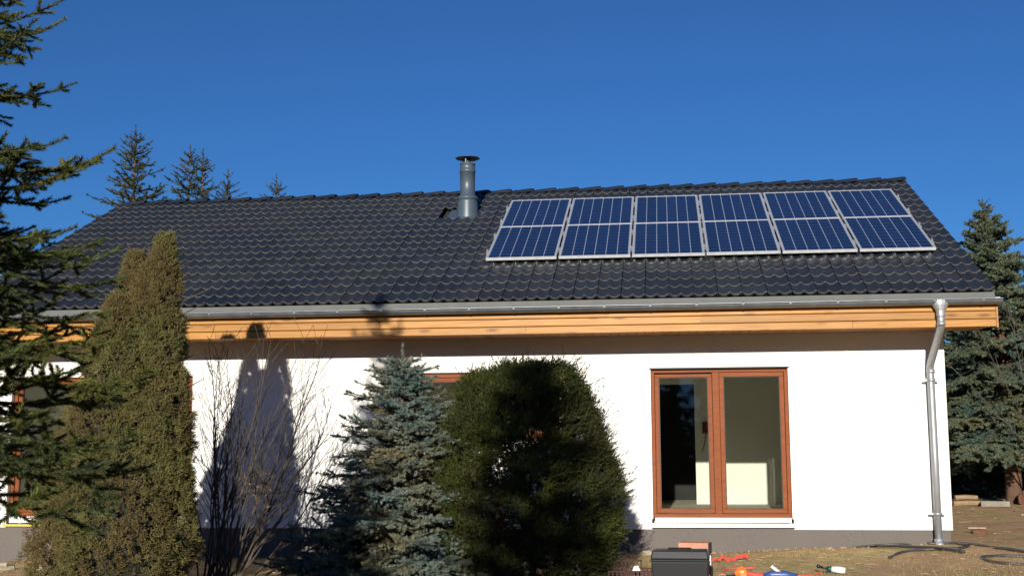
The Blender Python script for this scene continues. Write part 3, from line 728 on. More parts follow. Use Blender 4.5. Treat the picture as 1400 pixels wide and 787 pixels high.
def rear_woods():  # unseen trees added to keep bright sky out of the pane reflections
    rng = np.random.default_rng(78); P, D, Ls = [], [], []; wd = MB()
    for k in range(230):
        x = rng.uniform(-60, 50); y = rng.uniform(-56, -46); H = rng.uniform(8.5, 10.8); z0 = float(gz(x, y)) - .3
        wd.tube([(x, y, z0 - .1), (x, y, z0 + H)], [.16, .01], 5, False)
        for j in range(int(H * 20)):
            z = rng.uniform(.1, H); r = (1 - z / H) * 2.9 + .1; a = rng.random() * 6.28; d_ = np.array([math.cos(a), math.sin(a), rng.uniform(-.45, .1)])
            P.append(np.array([x, y, z0 + z]) + d_ * r * .1); D.append(unit(d_)); Ls.append(r)
    tri, tn = brush(P, D, Ls, rng, 12, .34, .16, 60)
    tag(inst('far_wood', foliage_mesh('far_wood', tri, tn, wd, [M['back_needle'], M['bark']])), 'unseen belt of conifer wood added behind the photographer to darken pane reflections', 'woods', kind='stuff')
rear_woods()
# conifers rising behind the ridge on the left
BP = dict(sp=.26, droop=.3, lift=.5, lat=.42, sub=.2, dens=190, nl=.06, nw=.018, ang=48, hang=.05, vert=.25)
for i, (x, y, H, Rr, ld, sk, lab) in enumerate([
        (-17.35, 14, 10.1, 2.9, .8, .42, 'tallest thin-topped spruce behind the left end of the ridge'),
        (-15.95, 14.3, 9.6, 2.6, .5, .42, 'bushy twin-topped spruce behind the ridge, second from the left'),
        (-15.0, 14.6, 8.95, 2.1, .9, .42, 'sparse spruce tip with bare spikes behind the ridge, third from the left'),
        (-13.8, 15, 8.85, 2.0, .8, .42, 'short lone spruce tip just clearing the ridge, nearest the flue'),
        (-15.9, 9.5, 6.2, 2.2, .6, .3, 'spruce whose branch tips show beyond the sloping left roof edge')]):
    conifer('spruce_tree', lab, 'tree', x, y, H, Rr, [M['back_needle'], M['barkred']], 61 + i, z0=sk, wsp=.33, per=6, classes=(.5, .9, 1.4, 2.0, 2.8), nvar=2,
            trunk_r=.13, prof=lambda f: min(1, (f * 1.5) ** .9), elev=(-5, 38), bp=BP, leader=ld)
# second stem of the twin-topped spruce belongs to the same clump
conifer('spruce_tree', 'second slim top growing close against the bushy spruce behind the ridge', 'tree', -15.55, 14.2, 9.45, 1.7, [M['back_needle'], M['barkred']], 71,
        z0=.5, wsp=.36, per=5, classes=(.5, .9, 1.4, 2.0), trunk_r=.1, prof=lambda f: min(1, (f * 1.7) ** .9), elev=(5, 48), bp=BP, leader=.6)

def lobed_crown(lobes, n, rng, zb, power=2.2, tight=.12, foot=.78):
    """points and outward normals near the surface of a union of upright lobes (cx, cy, radius, top)"""
    pts, nrm = [], []
    L = np.array(lobes); area = L[:, 2] * (L[:, 3] - zb); pick = rng.choice(len(L), n * 2, p=area / area.sum())
    u = rng.random(n * 2); a = rng.random(n * 2) * 2 * np.pi
    cx, cy, rr, tp = L[pick, 0], L[pick, 1], L[pick, 2], L[pick, 3]
    f = u ** .92; z = zb + f * (tp - zb)
    lump = 1 + .09 * np.sin(a * 3 + pick * 2.1 + z * 5) + .08 * np.sin(a * 7 + z * 9 + pick) + .05 * np.sin(z * 17 + a * 5)
    base = foot + (1 - foot) * np.clip((z - zb) / .35, 0, 1)
    pw = L[pick, 4] if L.shape[1] > 4 else power
    rad = rr * (1 - f ** pw) ** (1 / 1.6) * lump * base * (1 - tight * rng.random(n * 2) ** 1.5)
    x = cx + np.cos(a) * rad; y = cy + np.sin(a) * rad
    nz = .25 + 1.3 * f ** 3; N = np.stack([np.cos(a), np.sin(a), nz], 1); N /= np.linalg.norm(N, axis=1, keepdims=True)
    keep = np.ones(n * 2, bool)
    for j, (qx, qy, qr, qt, *rest_) in enumerate(lobes):
        fz = np.clip((z - zb) / (qt - zb), 0, 1); inside = (np.hypot(x - qx, y - qy) < qr * (1 - fz ** (rest_[0] if rest_ else power)) ** (1 / 1.6) * .82) & (pick != j); keep &= ~inside
    P = np.stack([x, y, z], 1)[keep][:n]; return P, N[keep][:n]
def bushy(name, label, cat, base, lobes, n, mats, seed, k=5, sl=(.04, .08), dens=200, nl=.012, nw=.006, spread=.6, up=.35, trunks=(), ang=50, power=2.2, tight=.12, extra=None, foot=.78, core=None, clump=None):
    rng = np.random.default_rng(seed); x0, y0, z0 = base
    t = thing(name, label, cat, base); TM = T3(base)
    P, N = lobed_crown(lobes, n, rng, z0 + .02, power, tight, foot)
    if extra is not None: P, N = extra(P, N, rng)
    if clump:
        cr_, amp = clump; C = P[rng.choice(len(P), int(len(P) * .055), replace=False)]
        for a0 in range(0, len(P), 1500):
            q = P[a0:a0 + 1500]; dd = np.linalg.norm(q[:, None] - C[None], axis=2); j = dd.argmin(1); dm = dd[np.arange(len(q)), j]
            w_ = np.clip(1 - (dm / cr_) ** 2, -.6, 1)[:, None]; out = N[a0:a0 + 1500]; rel = q - C[j]
            P[a0:a0 + 1500] = q + out * w_ * amp; nn = out + rel / cr_ * .9; N[a0:a0 + 1500] = nn / np.linalg.norm(nn, axis=1, keepdims=True)
    P = P - np.array(base); idx = np.repeat(np.arange(len(P)), k)
    D = N[idx] + rng.normal(0, spread, (len(idx), 3)) + np.array([0, 0, up]); D /= np.linalg.norm(D, axis=1, keepdims=True)
    L = rng.uniform(sl[0], sl[1], len(idx)) * np.where(rng.random(len(idx)) < .03, 1.9, 1.0); tone = np.clip(rng.random(len(P))[idx] * .7 + .15 + rng.normal(0, .12, len(idx)), 0, 1)
    tri, tn = brush(P[idx], D, L, rng, dens, nl, nw, ang, tone=tone)
    inst('crown', foliage_mesh('crown', tri, tn, None, mats), t, TM)
    tk = MB(); tk.smooth = True
    for (cx, cy, top, r) in trunks:
        m = 8; tk.tube([(cx - x0 + .05 * math.sin(i * 1.3), cy - y0 + .04 * math.cos(i * 1.7), (top - z0) * i / m) for i in range(m + 1)], [r * (1 - .8 * i / m) for i in range(m + 1)], 7, False)
        for j in range(26):
            z = (top - z0) * rng.uniform(.08, .85); a = rng.random() * 6.28; l = rng.uniform(.25, .55)
            tk.tube([(cx - x0, cy - y0, z), (cx - x0 + math.cos(a) * l, cy - y0 + math.sin(a) * l, z + l * .5)], [.012, .004], 4, False)
    tk.build('trunk', mats[1], t, TM)
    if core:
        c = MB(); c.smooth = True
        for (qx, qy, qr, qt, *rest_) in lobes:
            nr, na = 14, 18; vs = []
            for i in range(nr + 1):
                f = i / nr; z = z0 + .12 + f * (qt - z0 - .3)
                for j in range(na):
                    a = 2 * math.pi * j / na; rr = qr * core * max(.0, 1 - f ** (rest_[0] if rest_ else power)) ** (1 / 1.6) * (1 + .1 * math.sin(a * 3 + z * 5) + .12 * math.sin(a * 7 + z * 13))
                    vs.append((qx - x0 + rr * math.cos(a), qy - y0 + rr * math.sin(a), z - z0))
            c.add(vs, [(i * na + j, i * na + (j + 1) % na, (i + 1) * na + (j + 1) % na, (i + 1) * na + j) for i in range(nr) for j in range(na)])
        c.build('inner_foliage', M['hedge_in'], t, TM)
    return t
M['hedge_in'] = mat('inner_foliage_shade', (.012, .014, .006), .95, var=(.02, .018, .009), scale=30, bump=1, bscale=40)  # core of dense foliage, its inner shade put into the colour
bushy('columnar_juniper', 'tall olive-brown juniper with two pointed tops in front of the left window', 'tree', (-9.5, -3.6, float(gz(-9.5, -3.6)) - .03),
      [(-8.95, -3.6, .36, 3.30, 1.25), (-9.33, -3.5, .36, 3.14, 1.2), (-9.10, -3.6, .45, 2.98, 1.7), (-9.40, -3.75, .50, 2.62, 1.7), (-9.60, -3.6, .56, 2.0, 1.8), (-9.74, -3.55, .58, 1.3, 2.0), (-9.06, -3.6, .42, 2.5, 2.2), (-9.25, -3.8, .55, 1.6, 2.2)],
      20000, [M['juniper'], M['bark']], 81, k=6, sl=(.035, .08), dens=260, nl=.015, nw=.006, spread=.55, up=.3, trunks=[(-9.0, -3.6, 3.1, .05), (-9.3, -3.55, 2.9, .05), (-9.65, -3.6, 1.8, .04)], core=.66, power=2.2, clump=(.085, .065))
def yew_extra(P, N, rng):
    # thin places low in the middle where the white wall shows through
    keep = np.ones(len(P), bool)
    for (cx, cz, r) in ((-5.02, .93, .10), (-5.17, .38, .12), (-5.22, .55, .07), (-5.50, .62, .06), (-4.85, .48, .08), (-4.55, .47, .07), (-5.05, 0.05, .06), (-5.20, .15, .09), (-5.38, .5, .05)):
        d = np.hypot(P[:, 0] - cx, P[:, 2] - cz); keep &= ~((d < r * .72) & (rng.random(len(P)) < .9))
    return P[keep], N[keep]
bushy('yew_bush', 'broad dark yew bush with yellow-green lit left side, left of the patio door', 'bush', (-4.95, -3.2, float(gz(-4.95, -3.2)) - .03),
      [(-5.44, -3.25, .42, 1.72), (-5.10, -3.2, .52, 1.80), (-4.76, -3.25, .46, 1.80), (-4.60, -3.15, .38, 1.55), (-4.98, -3.4, .56, 1.73), (-4.60, -3.2, .49, 1.05), (-5.36, -3.2, .53, 1.3)],
      9500, [M['yew'], M['barkred']], 91, k=6, sl=(.05, .17), dens=170, nl=.026, nw=.008, spread=.6, up=.5, trunks=[(-5.0, -3.2, 1.3, .04), (-4.7, -3.2, 1.2, .04), (-5.3, -3.2, 1.1, .035)],
      ang=48, power=6.0, tight=.38, foot=.93, extra=yew_extra, clump=(.14, .10))
# tall clipped conifer behind the photographer: its shade falls on the yew
conifer('spruce_tree', 'slender dark spruce standing behind the photographer', 'tree', -5.45, -20.2, 7.75, .98, [M['hedge'], M['bark']], 95, z0=.12, wsp=.26, per=7,
        classes=(.3, .5, .75, 1.0), nvar=2, trunk_r=.09, prof=lambda f: min(1, f * 2.6) ** .9, elev=(0, 40), leader=.4, bp=dict(sp=.12, sub=.10, dens=330, nl=.05, nw=.015, vert=.3))

# bare many-stemmed shrub
def bare_shrub():
    rng = np.random.default_rng(101); bx, by = -8.86, -2.3; bz = float(gz(bx, by)) - .03
    t = thing('bare_shrub', 'leafless many-stemmed shrub spreading between the juniper and the blue spruce', 'shrub', (bx, by, bz)); TM = T3((bx, by, bz))
    def grow(mb, p, d_, L, r, lvl, curve):
        pts = [p.copy()]; rad = [r]; n = max(3, int(L / .13)); kids = []
        for i in range(n):
            f = (i + 1) / n; d_ = unit(d_ + rng.normal(0, .055, 3) + np.array([0, 0, .035]) + curve * .03); p = p + d_ * (L / n); pts.append(p.copy()); rad.append(max(.0026, r * (1 - .82 * f)))
            if f > (.22 if lvl == 0 else .15) and rng.random() < (.85 if lvl == 0 else .62) and lvl < 3: kids.append((p.copy(), d_.copy(), L * (1 - f * .75) * rng.uniform(.25, .5), max(.0026, rad[-1] * .6)))
        mb.tube(pts, rad, 5 if lvl < 2 else 3, False)
        for (q, dd, l, rr) in kids:
            if l < .05: continue
            side = unit(np.cross(dd, rng.normal(0, 1, 3))); grow(mb, q, unit(dd * .85 + side * rng.uniform(.4, .75) + np.array([0, 0, .15])), l, rr, lvl + 1, curve * .5)
    stems = [(-.22, .02, 2.6), (-.12, .1, 2.4), (-.04, -.1, 2.75), (.02, .12, 3.1), (.06, -.04, 2.9), (.12, .05, 2.7), (.17, .0, 3.0), (.21, -.1, 2.5), (.27, .1, 2.9), (.33, .03, 3.05),
             (.40, -.05, 2.9), (.47, .1, 2.6), (.55, .0, 3.1), (.63, .1, 2.3), (.72, -.05, 2.9), (.82, .05, 2.4), (.95, .0, 2.3), (-.32, .05, 2.0), (.0, .2, 2.2), (.3, .2, 2.3), (1.1, .1, 1.9), (.5, -.2, 2.2), (-.42, -.1, 1.5), (.66, .2, 2.6), (1.35, .1, 2.1), (1.6, 0, 2.0), (1.2, -.2, 2.3), (1.9, .1, 1.7), (.9, .2, 2.6), (.76, -.2, 2.8), (.1, .2, 2.9), (-.1, .2, 2.8)]
    for k, (sx, sy, L) in enumerate(stems):
        mb = MB(); mb.smooth = True; p = np.array([rng.uniform(-.16, .26) + sx * .25, rng.uniform(-.12, .12), 0]); d_ = unit(np.array([sx * .8, sy * .8, 1.0]))
        grow(mb, p, d_, L * rng.uniform(.88, 1.02), rng.uniform(.010, .018), 0, np.array([sx * .35, 0, 0])); mb.build('stem', M['twig'], t, TM)
    P = rng.normal(0, .09, (70, 3)) + np.array([.62, 0, 1.05]); D = rng.normal(0, 1, (70, 3)); D /= np.linalg.norm(D, axis=1, keepdims=True)
    tri, tn = brush(P, D, np.full(70, .03), rng, 60, .035, .02, 60); inst('withered_leaves', foliage_mesh('withered_leaves', tri, tn, None, [M['deadleaf'], M['twig']]), t, TM)
bare_shrub()
# dead curled twig tangle at the right picture edge hangs on the second spruce: bare-twigged bush
def dead_bush():
    rng = np.random.default_rng(7); t = thing('bare_bush', 'leafless pale-twigged bush in front of the spruce at the right edge', 'bush', (3.25, 6.2, float(gz(3.25, 6.2)) - .03)); TM = T3((3.25, 6.2, float(gz(3.25, 6.2)) - .03))
    for k in range(7):
        mb = MB(); p = np.array([rng.uniform(-.1, .1), 0, 0.]); d_ = unit(np.array([rng.uniform(-.28, .15), rng.uniform(-.2, .2), 1])); pts = [p.copy()]
        for i in range(26):
            d_ = unit(d_ + rng.normal(0, .12, 3) + np.array([0, 0, .02])); p = p + d_ * .16; pts.append(p.copy())
            if i > 8 and rng.random() < .6: 
                e_ = unit(d_ + rng.normal(0, .7, 3)); mb.tube([p, p + e_ * .2, p + e_ * .35 + [0, 0, .05]], [.006, .004, .002], 3, False)
        mb.tube(pts, [.02 * (1 - i / 30) for i in range(len(pts))], 5, False); mb.build('stem', M['twig'], t, TM)
dead_bush()
# grass: sparse dry blades over the strip by the house
def grass():
    rng = np.random.default_rng(9); n = 70000
    x = rng.uniform(-12.5, 5.5, n); y = rng.uniform(-4.6, -.12, n)
    x2 = rng.uniform(.2, 9, 2500); y2 = rng.uniform(-.1, 12, 2500); x = np.concatenate([x, x2]); y = np.concatenate([y, y2])
    m = np.sin(x * 1.3 + 1) * np.sin(y * 2.1 + x * .5) + .5 * np.sin(x * 4.1 + y * 3.3) + rng.normal(0, .35, len(x)) > -.05
    m &= ~((y > -.9) & (x > -1.6) & (rng.random(len(x)) < .93)); x, y = x[m], y[m]
    P = np.stack([x, y, gz(x, y) - .006], 1); D = rng.normal(0, .55, (len(x), 3)); D[:, 2] = 1; D /= np.linalg.norm(D, axis=1, keepdims=True)
    h = rng.uniform(.015, .06, len(x)); s = np.cross(D, rng.normal(0, 1, (len(x), 3))); s /= np.linalg.norm(s, axis=1, keepdims=True)
    v = np.empty((len(x), 3, 3)); v[:, 0] = P - s * .003; v[:, 1] = P + s * .003; v[:, 2] = P + D * h[:, None]
    o = inst('grass', foliage_mesh('grass', v.reshape(-1, 3), rng.random(len(x)), None, [M['grass'], M['grass']])); tag(o, 'short dry grass growing through the bare earth', 'grass', kind='stuff')
    # clods and small stones
    mb = MB()
    for k in range(420):
        x = rng.uniform(-13, 6); y = rng.uniform(-4.5, 3) if x > .2 else rng.uniform(-4.5, -.1); r = rng.uniform(.004, .016); z = float(gz(x, y)); a = rng.random() * 6.28
        q = [(x + r * math.cos(a + 2.09 * j) * rng.uniform(.7, 1.4), y + r * math.sin(a + 2.09 * j) * rng.uniform(.7, 1.4), z - .004) for j in range(3)]
        mb.add(q + [(x + rng.normal(0, r * .2), y + rng.normal(0, r * .2), z + r * .8)], [(0, 1, 3), (1, 2, 3), (2, 0, 3)])
    for k in range(260):
        x = rng.uniform(-12.9, .1); y = -abs(rng.normal(.0, .10)) - .0; r = rng.uniform(.008, .03); z = float(gz(x, y)); a = rng.random() * 6.28
        q = [(x + r * math.cos(a + 1.57 * j) * rng.uniform(.7, 1.4), y + r * math.sin(a + 1.57 * j) * rng.uniform(.7, 1.4), z - .006) for j in range(4)]
        mb.add(q + [(x + rng.normal(0, r * .2), y + rng.normal(0, r * .2), z + r * .7)], [(0, 1, 4), (1, 2, 4), (2, 3, 4), (3, 0, 4)])
    tag(mb.build('earth_clods', M['clod']), 'small pale clods and stone chips strewn on the earth', 'stones', kind='stuff')
grass()

def litter():
    rng = np.random.default_rng(19); mb = MB()
    for k in range(1500):
        x = rng.uniform(-12.5, 5); y = rng.uniform(-4.6, -.15) if x < .3 else rng.uniform(-4.6, 7); z = float(gz(x, y)) + .006; a = rng.random() * 6.28; l = rng.uniform(.03, .16); w_ = rng.uniform(.002, .005)
        dx_, dy_ = math.cos(a) * l / 2, math.sin(a) * l / 2; px, py = -math.sin(a) * w_, math.cos(a) * w_; h = rng.uniform(0, .02)
        mb.add([(x - dx_ - px, y - dy_ - py, z), (x - dx_ + px, y - dy_ + py, z), (x + dx_, y + dy_, z + h), (x, y, z + .012)], [(0, 1, 3), (1, 2, 3), (2, 0, 3)])
    tag(mb.build('twig_litter', M['litter']), 'dry twigs and straw scattered over the ground', 'litter', kind='stuff')
litter()

# ------------------------------------------------------------------ things on the ground
def g_(x, y): return float(gz(x, y))
# toolbox
tx, ty = -3.435, -3.75; tz = g_(tx, ty) - .015; TB = T3((tx, ty, tz)) @ Matrix.Rotation(R(-3), 4, 'Z')
tb = bpy.data.objects.new('toolbox', None); link(tb, None, TB); tag(tb, 'charcoal plastic toolbox with a closed lid below the patio door', 'toolbox')
hh = .37
def tap(mb, x0, x1, y0, y1, z0, z1, t_):
    return mb.add([(x0 + t_, y0 + t_, z0), (x1 - t_, y0 + t_, z0), (x1 - t_, y1 - t_, z0), (x0 + t_, y1 - t_, z0), (x0, y0, z1), (x1, y0, z1), (x1, y1, z1), (x0, y1, z1)],
                  [(3, 2, 1, 0), (4, 5, 6, 7), (0, 1, 5, 4), (1, 2, 6, 5), (2, 3, 7, 6), (3, 0, 4, 7)])
tap(MB(), -.285, .275, -.16, .16, 0, hh - .105, .018).build('body', M['box_plastic'], tb, TB, bevel=.012)
MB().box(-.297, .287, -.172, .172, hh - .103, hh - .085).build('rim', M['box_plastic'], tb, TB, bevel=.006)
lid = MB(); lid.add([(-.29, -.165, hh - .083), (.28, -.165, hh - .083), (.28, .165, hh - .083), (-.29, .165, hh - .083), (-.275, -.14, hh), (.262, -.14, hh), (.262, .14, hh), (-.275, .14, hh)],
        [(3, 2, 1, 0), (4, 5, 6, 7), (0, 1, 5, 4), (1, 2, 6, 5), (2, 3, 7, 6), (3, 0, 4, 7)]); lid.build('lid', M['box_plastic'], tb, TB, bevel=.012)
h_ = MB(); h_.tube([(-.12, 0, hh - .01), (-.12, 0, hh + .012), (.10, 0, hh + .012), (.10, 0, hh - .01)], .009, 6); h_.build('handle', M['box_plastic'], tb, TB)
MB().box(.281, .30, -.04, .04, hh - .15, hh - .05).build('latch', M['silver'], tb, TB, bevel=.004)
MB().tube([(.27, -.10, .04), (.31, -.10, .04)], .05, 12).build('wheel', M['black'], tb, TB)
# block beside / behind the toolbox
bx, by = -3.27, -3.02; bz = g_(bx, by)
BT = T3((bx, by, bz)) @ Matrix.Rotation(R(-8), 4, 'Z')
bk_ = bpy.data.objects.new('block_pile', None)
for k, nm_ in enumerate(('lower', 'middle', 'upper')):
    Tk = BT @ T3((rng.uniform(-.01, .01), 0, k * .125)) @ Matrix.Rotation(R(rng.uniform(-2, 2)), 4, 'Z')
    mb = MB(); mb.box(-.16, .15, -.12, .12, 0, .119); mb.mi = 1; mb.box(.1505, .156, -.115, .115, .004, .115)
    o = mb.build('hollow_block', [M['brickwood'], M['blockend']], None, Tk, bevel=.004)
    tag(o, 'pinkish clay block, %s of the small stack behind the toolbox' % nm_, 'block', 'clay blocks behind the toolbox')
# dark red crate
cx, cy = -3.93, -3.35; cz = g_(cx, cy) - .01; CT = T3((cx, cy, cz)) @ Matrix.Rotation(R(4), 4, 'Z')
cr = bpy.data.objects.new('slatted_crate', None); link(cr, None, CT); tag(cr, 'dark red plastic crate with slotted sides between the yew and the toolbox', 'crate')
MB().box(-.25, .25, -.17, .17, 0, .012).build('base', M['crate'], cr, CT)
for nm_, ax in (('front', 0), ('back', 1), ('end', 2), ('end', 3)):
    mb = MB()
    if ax < 2:
        y = (-.17, -.158) if ax == 0 else (.158, .17)
        mb.box(-.25, .25, *y, .012, .03); mb.box(-.25, .25, *y, .12, .135)
        for k in range(13): x = -.25 + k * .0405; mb.box(x, x + .014, y[0] + .002, y[1] - .002, .03, .12)
        if ax == 1:
            mb.box(-.11, .11, *y, .20, .215)
            for k in range(6): x = -.11 + k * .041; mb.box(x, x + .013, y[0] + .002, y[1] - .002, .135, .20)
    else:
        x = (-.25, -.238) if ax == 2 else (.238, .25)
        mb.box(*x, -.158, .158, .012, .03); mb.box(*x, -.158, .158, .12, .135)
        for k in range(9): y = -.156 + k * .037; mb.box(x[0] + .002, x[1] - .002, y, y + .013, .03, .12)
    mb.build('slatted_side', M['crate'], cr, CT)
mb = MB(); mb.add([(0, 0, 0), (.09, .0, 0), (.08, .05, .0), (.01, .05, 0), (.02, .01, .05), (.06, .02, .06)], [(0, 1, 5, 4), (1, 2, 5), (2, 3, 4, 5), (3, 0, 4)])
tag(mb.build('plastic_bag', M['white_pvc'], None, T3((cx - .0, cy - .05, cz + .115))), 'crumpled white scrap lying on the dark red crate', 'scrap')
# pale rubble by the plinth
def rock(name, x, y, sx, sy, sz, mt, label, cat, group=None, seed=0, rot=0, dz=0):
    r = np.random.default_rng(seed); mb = MB(); mb.smooth = False; n1, n2 = 5, 9; vs = []
    for i in range(n1 + 1):
        th = math.pi * i / n1
        for j in range(n2):
            ph = 2 * math.pi * j / n2; k = 1 + r.normal(0, .13); q = lambda v: math.copysign(abs(v) ** (.95 if 'root' in name else .65), v)
            vs.append((sx * q(math.sin(th)) * q(math.cos(ph)) * k, sy * q(math.sin(th)) * q(math.sin(ph)) * k, sz * q(math.cos(th)) * k))
    mb.add(vs, [(i * n2 + j, i * n2 + (j + 1) % n2, (i + 1) * n2 + (j + 1) % n2, (i + 1) * n2 + j) for i in range(n1) for j in range(n2)])
    o = mb.build(name, mt, None, T3((x, y, g_(x, y) + sz * .6 + dz)) @ Matrix.Rotation(rot, 4, 'Z')); tag(o, label, cat, group); return o
rock('stone', -3.97, -.28, .07, .05, .05, M['paper'], 'pale angular rubble stone against the plinth, right of the yew', 'stone', 'rubble', 1)
rock('stone', -3.80, -.30, .11, .05, .035, M['paper'], 'long low rubble stone against the plinth beside the angular one', 'stone', 'rubble', 2)
rock('stone', -4.15, -.32, .06, .05, .025, M['paper'], 'flat pale rubble stone half hidden by the yew', 'stone', 'rubble', 3)
rock('stone', -12.2, -.85, .09, .06, .035, M['paper'], 'flat pale stone at the far left below the window', 'stone', 'rubble', 4)
rock('stone', -11.9, -1.3, .12, .07, .03, M['paper'], 'broad pale stone at the far left in front of the plinth', 'stone', 'rubble', 5)
rock('stone', -11.3, -1.6, .10, .07, .05, M['paper'], 'rounded pale stone beside the foot of the juniper', 'stone', 'rubble', 6)
rock('stone', -9.25, -2.9, .11, .06, .035, M['brickwood'], 'reddish broken stone under the bare shrub', 'stone', 'rubble', 7)
o = MB().box(-.13, .13, -.07, .07, 0, .06).build('wood_block', M['rawwood'], None, T3((-9.62, -2.75, g_(-9.6, -2.75) + .02)) @ Matrix.Rotation(.25, 4, 'Z') @ Matrix.Rotation(.12, 4, 'X'), bevel=.004)
tag(o, 'sawn wood offcut lying at the right foot of the juniper', 'wood block')
# hoses
def smooth_path(pts, k=6):
    P = [np.array(p, float) for p in pts]; P = [2 * P[0] - P[1]] + P + [2 * P[-1] - P[-2]]; out = []
    for i in range(1, len(P) - 2):
        for j in range(k):
            t = j / k; a, b, c, d_ = P[i - 1], P[i], P[i + 1], P[i + 2]
            out.append(.5 * ((2 * b) + (c - a) * t + (2 * a - 5 * b + 4 * c - d_) * t * t + (3 * b - a - 3 * c + d_) * t ** 3))
    out.append(P[-2]); return out
def hose(name, pts, r, mt, label, cat, group=None, lift=0):
    path = [(p[0], p[1], g_(p[0], p[1]) + r * .9 + (p[2] if len(p) > 2 else 0) + lift) for p in smooth_path([(*q, 0) if len(q) == 2 else q for q in pts])]
    mb = MB(); mb.smooth = True; mb.tube(path, r, 7); o = mb.build(name, mt); tag(o, label, cat, group); return o
hose('hose', [(-1.25, -.12), (-1.0, -.1, .02), (-.7, -.12, .02), (-.55, -.2)], .011, M['rubber'], 'thin dark hose piece lying along the plinth', 'hose', 'black hoses')
hose('hose', [(-1.02, -1.35), (-.85, -1.05), (-.5, -.95), (-.15, -1.0), (.02, -.7), (-.05, -.45)], .018, M['rubber'], 'thick black hose with a hooked end below the downpipe', 'hose', 'black hoses')
hose('hose', [(-1.0, -.28), (-.75, -.62), (-.45, -.95), (-.18, -1.35)], .018, M['rubber'], 'thick black hose crossing the hooked one', 'hose', 'black hoses', lift=.02)
hose('hose', [(-.35, -.14), (-.05, -.2), (.1, -.42), (.28, -.85), (.5, -1.2), (.62, -1.6), (.35, -1.95), (.0, -1.85), (-.05, -1.6), (.2, -1.5), (.55, -1.55)], .016, M['rubber'], 'long black hose running from the plinth to a coil at the right', 'hose', 'black hoses')
# strap, orange ball, red cord, blue tool, grinder-like tool
mb = MB(); pts = smooth_path([(-3.14, -1.42, 0), (-3.0, -1.36, .0), (-2.93, -1.30, .02), (-2.86, -1.33, .0), (-2.80, -1.30, .01), (-2.72, -1.22, .03), (-2.66, -1.20, .03), (-2.62, -1.22, .02)], 5); vs = []
for i, p in enumerate(pts):
    z = g_(p[0], p[1]) + .008 + p[2]; a_ = .5 * math.sin(i * .9); vs += [(p[0], p[1] - .03, z - .012 * math.sin(i)), (p[0] + .01, p[1] + .03, z + .035 + .02 * a_)]
mb.add(vs, [(2 * i, 2 * i + 2, 2 * i + 3, 2 * i + 1) for i in range(len(pts) - 1)])
tag(mb.build('strap', M['redcloth']), 'crumpled red strap on the grass right of the toolbox', 'strap')
hose('cord', [(-2.98, -2.6), (-2.93, -2.2), (-2.8, -2.1), (-2.6, -2.1)], .010, M['redcloth'], 'thin red cord looping behind the orange tool', 'cord', 'red cords')
hose('cord', [(-2.75, -2.9), (-2.4, -2.75), (-2.1, -2.7), (-1.9, -2.45)], .009, M['redcloth'], 'thin red cord running to the green and white drill', 'cord', 'red cords')
og = thing('orange_tool', 'bright orange plastic tool with a red handle lying on the grass', 'tool', (-2.80, -2.95, g_(-2.8, -2.95)))
Tm = WM[og.name]
mb = MB(); mb.smooth = True; vs = []
mb.tube([(-.07, 0, .03), (-.03, .01, .05), (.02, 0, .055), (.05, -.01, .04)], [.025, .045, .048, .03], 8); mb.smooth = False; mb.tube([(-.03, 0, .09), (.0, .02, .105), (.04, 0, .08)], .012, 6); mb.box(-.02, .05, -.045, .0, .0, .05); mb.build('housing', M['orange'], og, Tm, bevel=.006)
mb = MB(); mb.smooth = True; mb.tube([(.03, 0, .045), (.12, -.01, .03), (.26, -.03, .022)], [.03, .024, .02], 8); mb.build('handle', M['redcloth'], og, Tm)
mb = MB(); mb.tube([(-.05, 0, .02), (-.16, -.02, .015)], .014, 8); mb.build('nozzle', M['black'], og, Tm)
bg_ = thing('blue_tool', 'navy blue power tool with a bright steel blade on the grass', 'tool', (-2.42, -3.05, g_(-2.42, -3.05))); Tm = WM[bg_.name]
mb = MB(); mb.smooth = True; mb.tube([(-.16, 0, .03), (-.08, 0, .045), (.06, 0, .045), (.18, -.01, .03)], [.028, .045, .045, .03], 10); mb.build('housing', M['blue'], bg_, Tm)
MB().box(-.015, .015, -.004, .004, 0, .17).build('blade', M['silver'], bg_, Tm @ T3((.05, -.02, .03)) @ Matrix.Rotation(-.9, 4, 'Y'))
dr = thing('drill', 'green and white cordless tool with a round black knob at its end', 'drill', (-1.86, -2.6, g_(-1.86, -2.6)), rotz=-.35); Tm = WM[dr.name]
mb = MB(); mb.smooth = True; mb.tube([(.03, 0, .055), (.12, 0, .05), (.17, 0, .045)], [.035, .036, .03], 10); mb.build('body', M['white_pvc'], dr, Tm)
mb = MB(); mb.smooth = True; mb.tube([(-.02, 0, .06), (.03, 0, .056)], [.028, .034], 10); mb.build('collar', M['green'], dr, Tm)
mb = MB(); mb.smooth = True; mb.tube([(-.10, 0, .075), (-.02, 0, .06)], .013, 8); mb.build('shaft', M['black'], dr, Tm)
mb = MB(); mb.smooth = True; mb.lathe([(0, -.022), (.014, -.018), (.022, 0), (.014, .018), (0, .022)], 10, (-.115, 0, .08)); mb.build('knob', M['black'], dr, Tm)
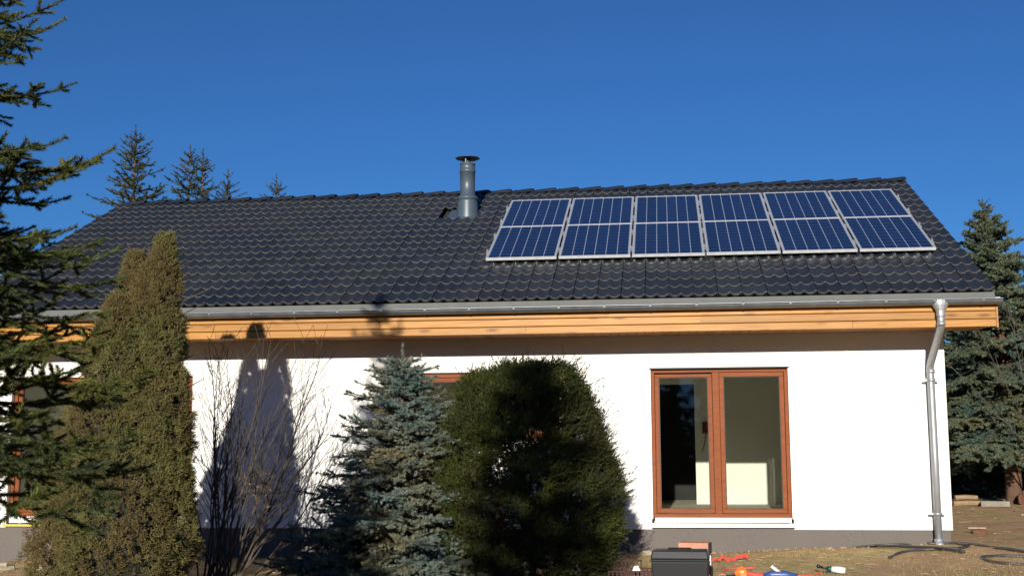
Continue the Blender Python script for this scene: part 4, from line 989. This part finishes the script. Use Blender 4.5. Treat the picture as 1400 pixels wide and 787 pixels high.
# timber, slab, root ball by the trees on the right
def log(x0, y0, x1, y1, r, z, label, k):
    mb = MB(); zz = g_(x0, y0) + z; mb.tube([(x0, y0, zz), ((x0 + x1) / 2, (y0 + y1) / 2, zz + .01), (x1, y1, zz)], [r, r * .97, r * .9], 8); o = mb.build('log', M['rawwood']); tag(o, label, 'log', 'timber by the trees')
log(1.55, 7.0, 2.10, 7.1, .05, .05, 'pale split log on the ground beside the house corner, lower of two', 0)
log(1.60, 7.08, 2.0, 7.12, .045, .145, 'pale split log resting on the lower one by the house corner', 1)
o = MB().box(-.24, .24, -.09, .09, 0, .10).build('concrete_slab', M['concrete'], None, T3((2.23, 6.8, g_(2.23, 6.8))) @ Matrix.Rotation(-.25, 4, 'Z'), bevel=.01); tag(o, 'grey concrete kerb piece lying in front of the right spruce', 'slab')
rock('root_ball', 2.95, 7.5, .17, .16, .16, M['root'], 'rounded red-brown root ball at the foot of the right spruce', 'root ball', seed=12)
rock('wood_chunk', .68, 1.5, .10, .05, .04, M['root'], 'dark rotten wood chunk on the earth right of the house corner', 'wood chunk', seed=13)
o = MB().box(-.12, .12, -.02, .02, 0, .012).build('lath', M['splinter'], None, T3((.64, 1.5, g_(.64, 1.5) + .075)) @ Matrix.Rotation(.05, 4, 'Z')); tag(o, 'short white lath on top of the rotten wood chunk', 'lath')
o = MB().box(-.12, .12, -.03, .03, 0, .015).build('lath', M['rawwood'], None, T3((.95, 3.6, g_(.95, 3.6) + .005)) @ Matrix.Rotation(.5, 4, 'Z')); tag(o, 'weathered lath on the earth halfway to the logs', 'lath')
for k, (x, y) in enumerate(((2.15, 4.6), (2.35, 4.5), (2.28, 4.2))):
    o = MB().box(-.09, .09, -.03, .03, 0, .012).build('wood_chip', M['splinter'], None, T3((x, y, g_(x, y) + .008)) @ Matrix.Rotation(k * .7, 4, 'Z') @ Matrix.Rotation(.08, 4, 'Y'))
    tag(o, ['pale splinter, leftmost of three on the earth near the right edge', 'pale splinter, right one of three near the right edge', 'pale splinter, nearest the house front of three near the right edge'][k], 'splinter', 'pale splinters')
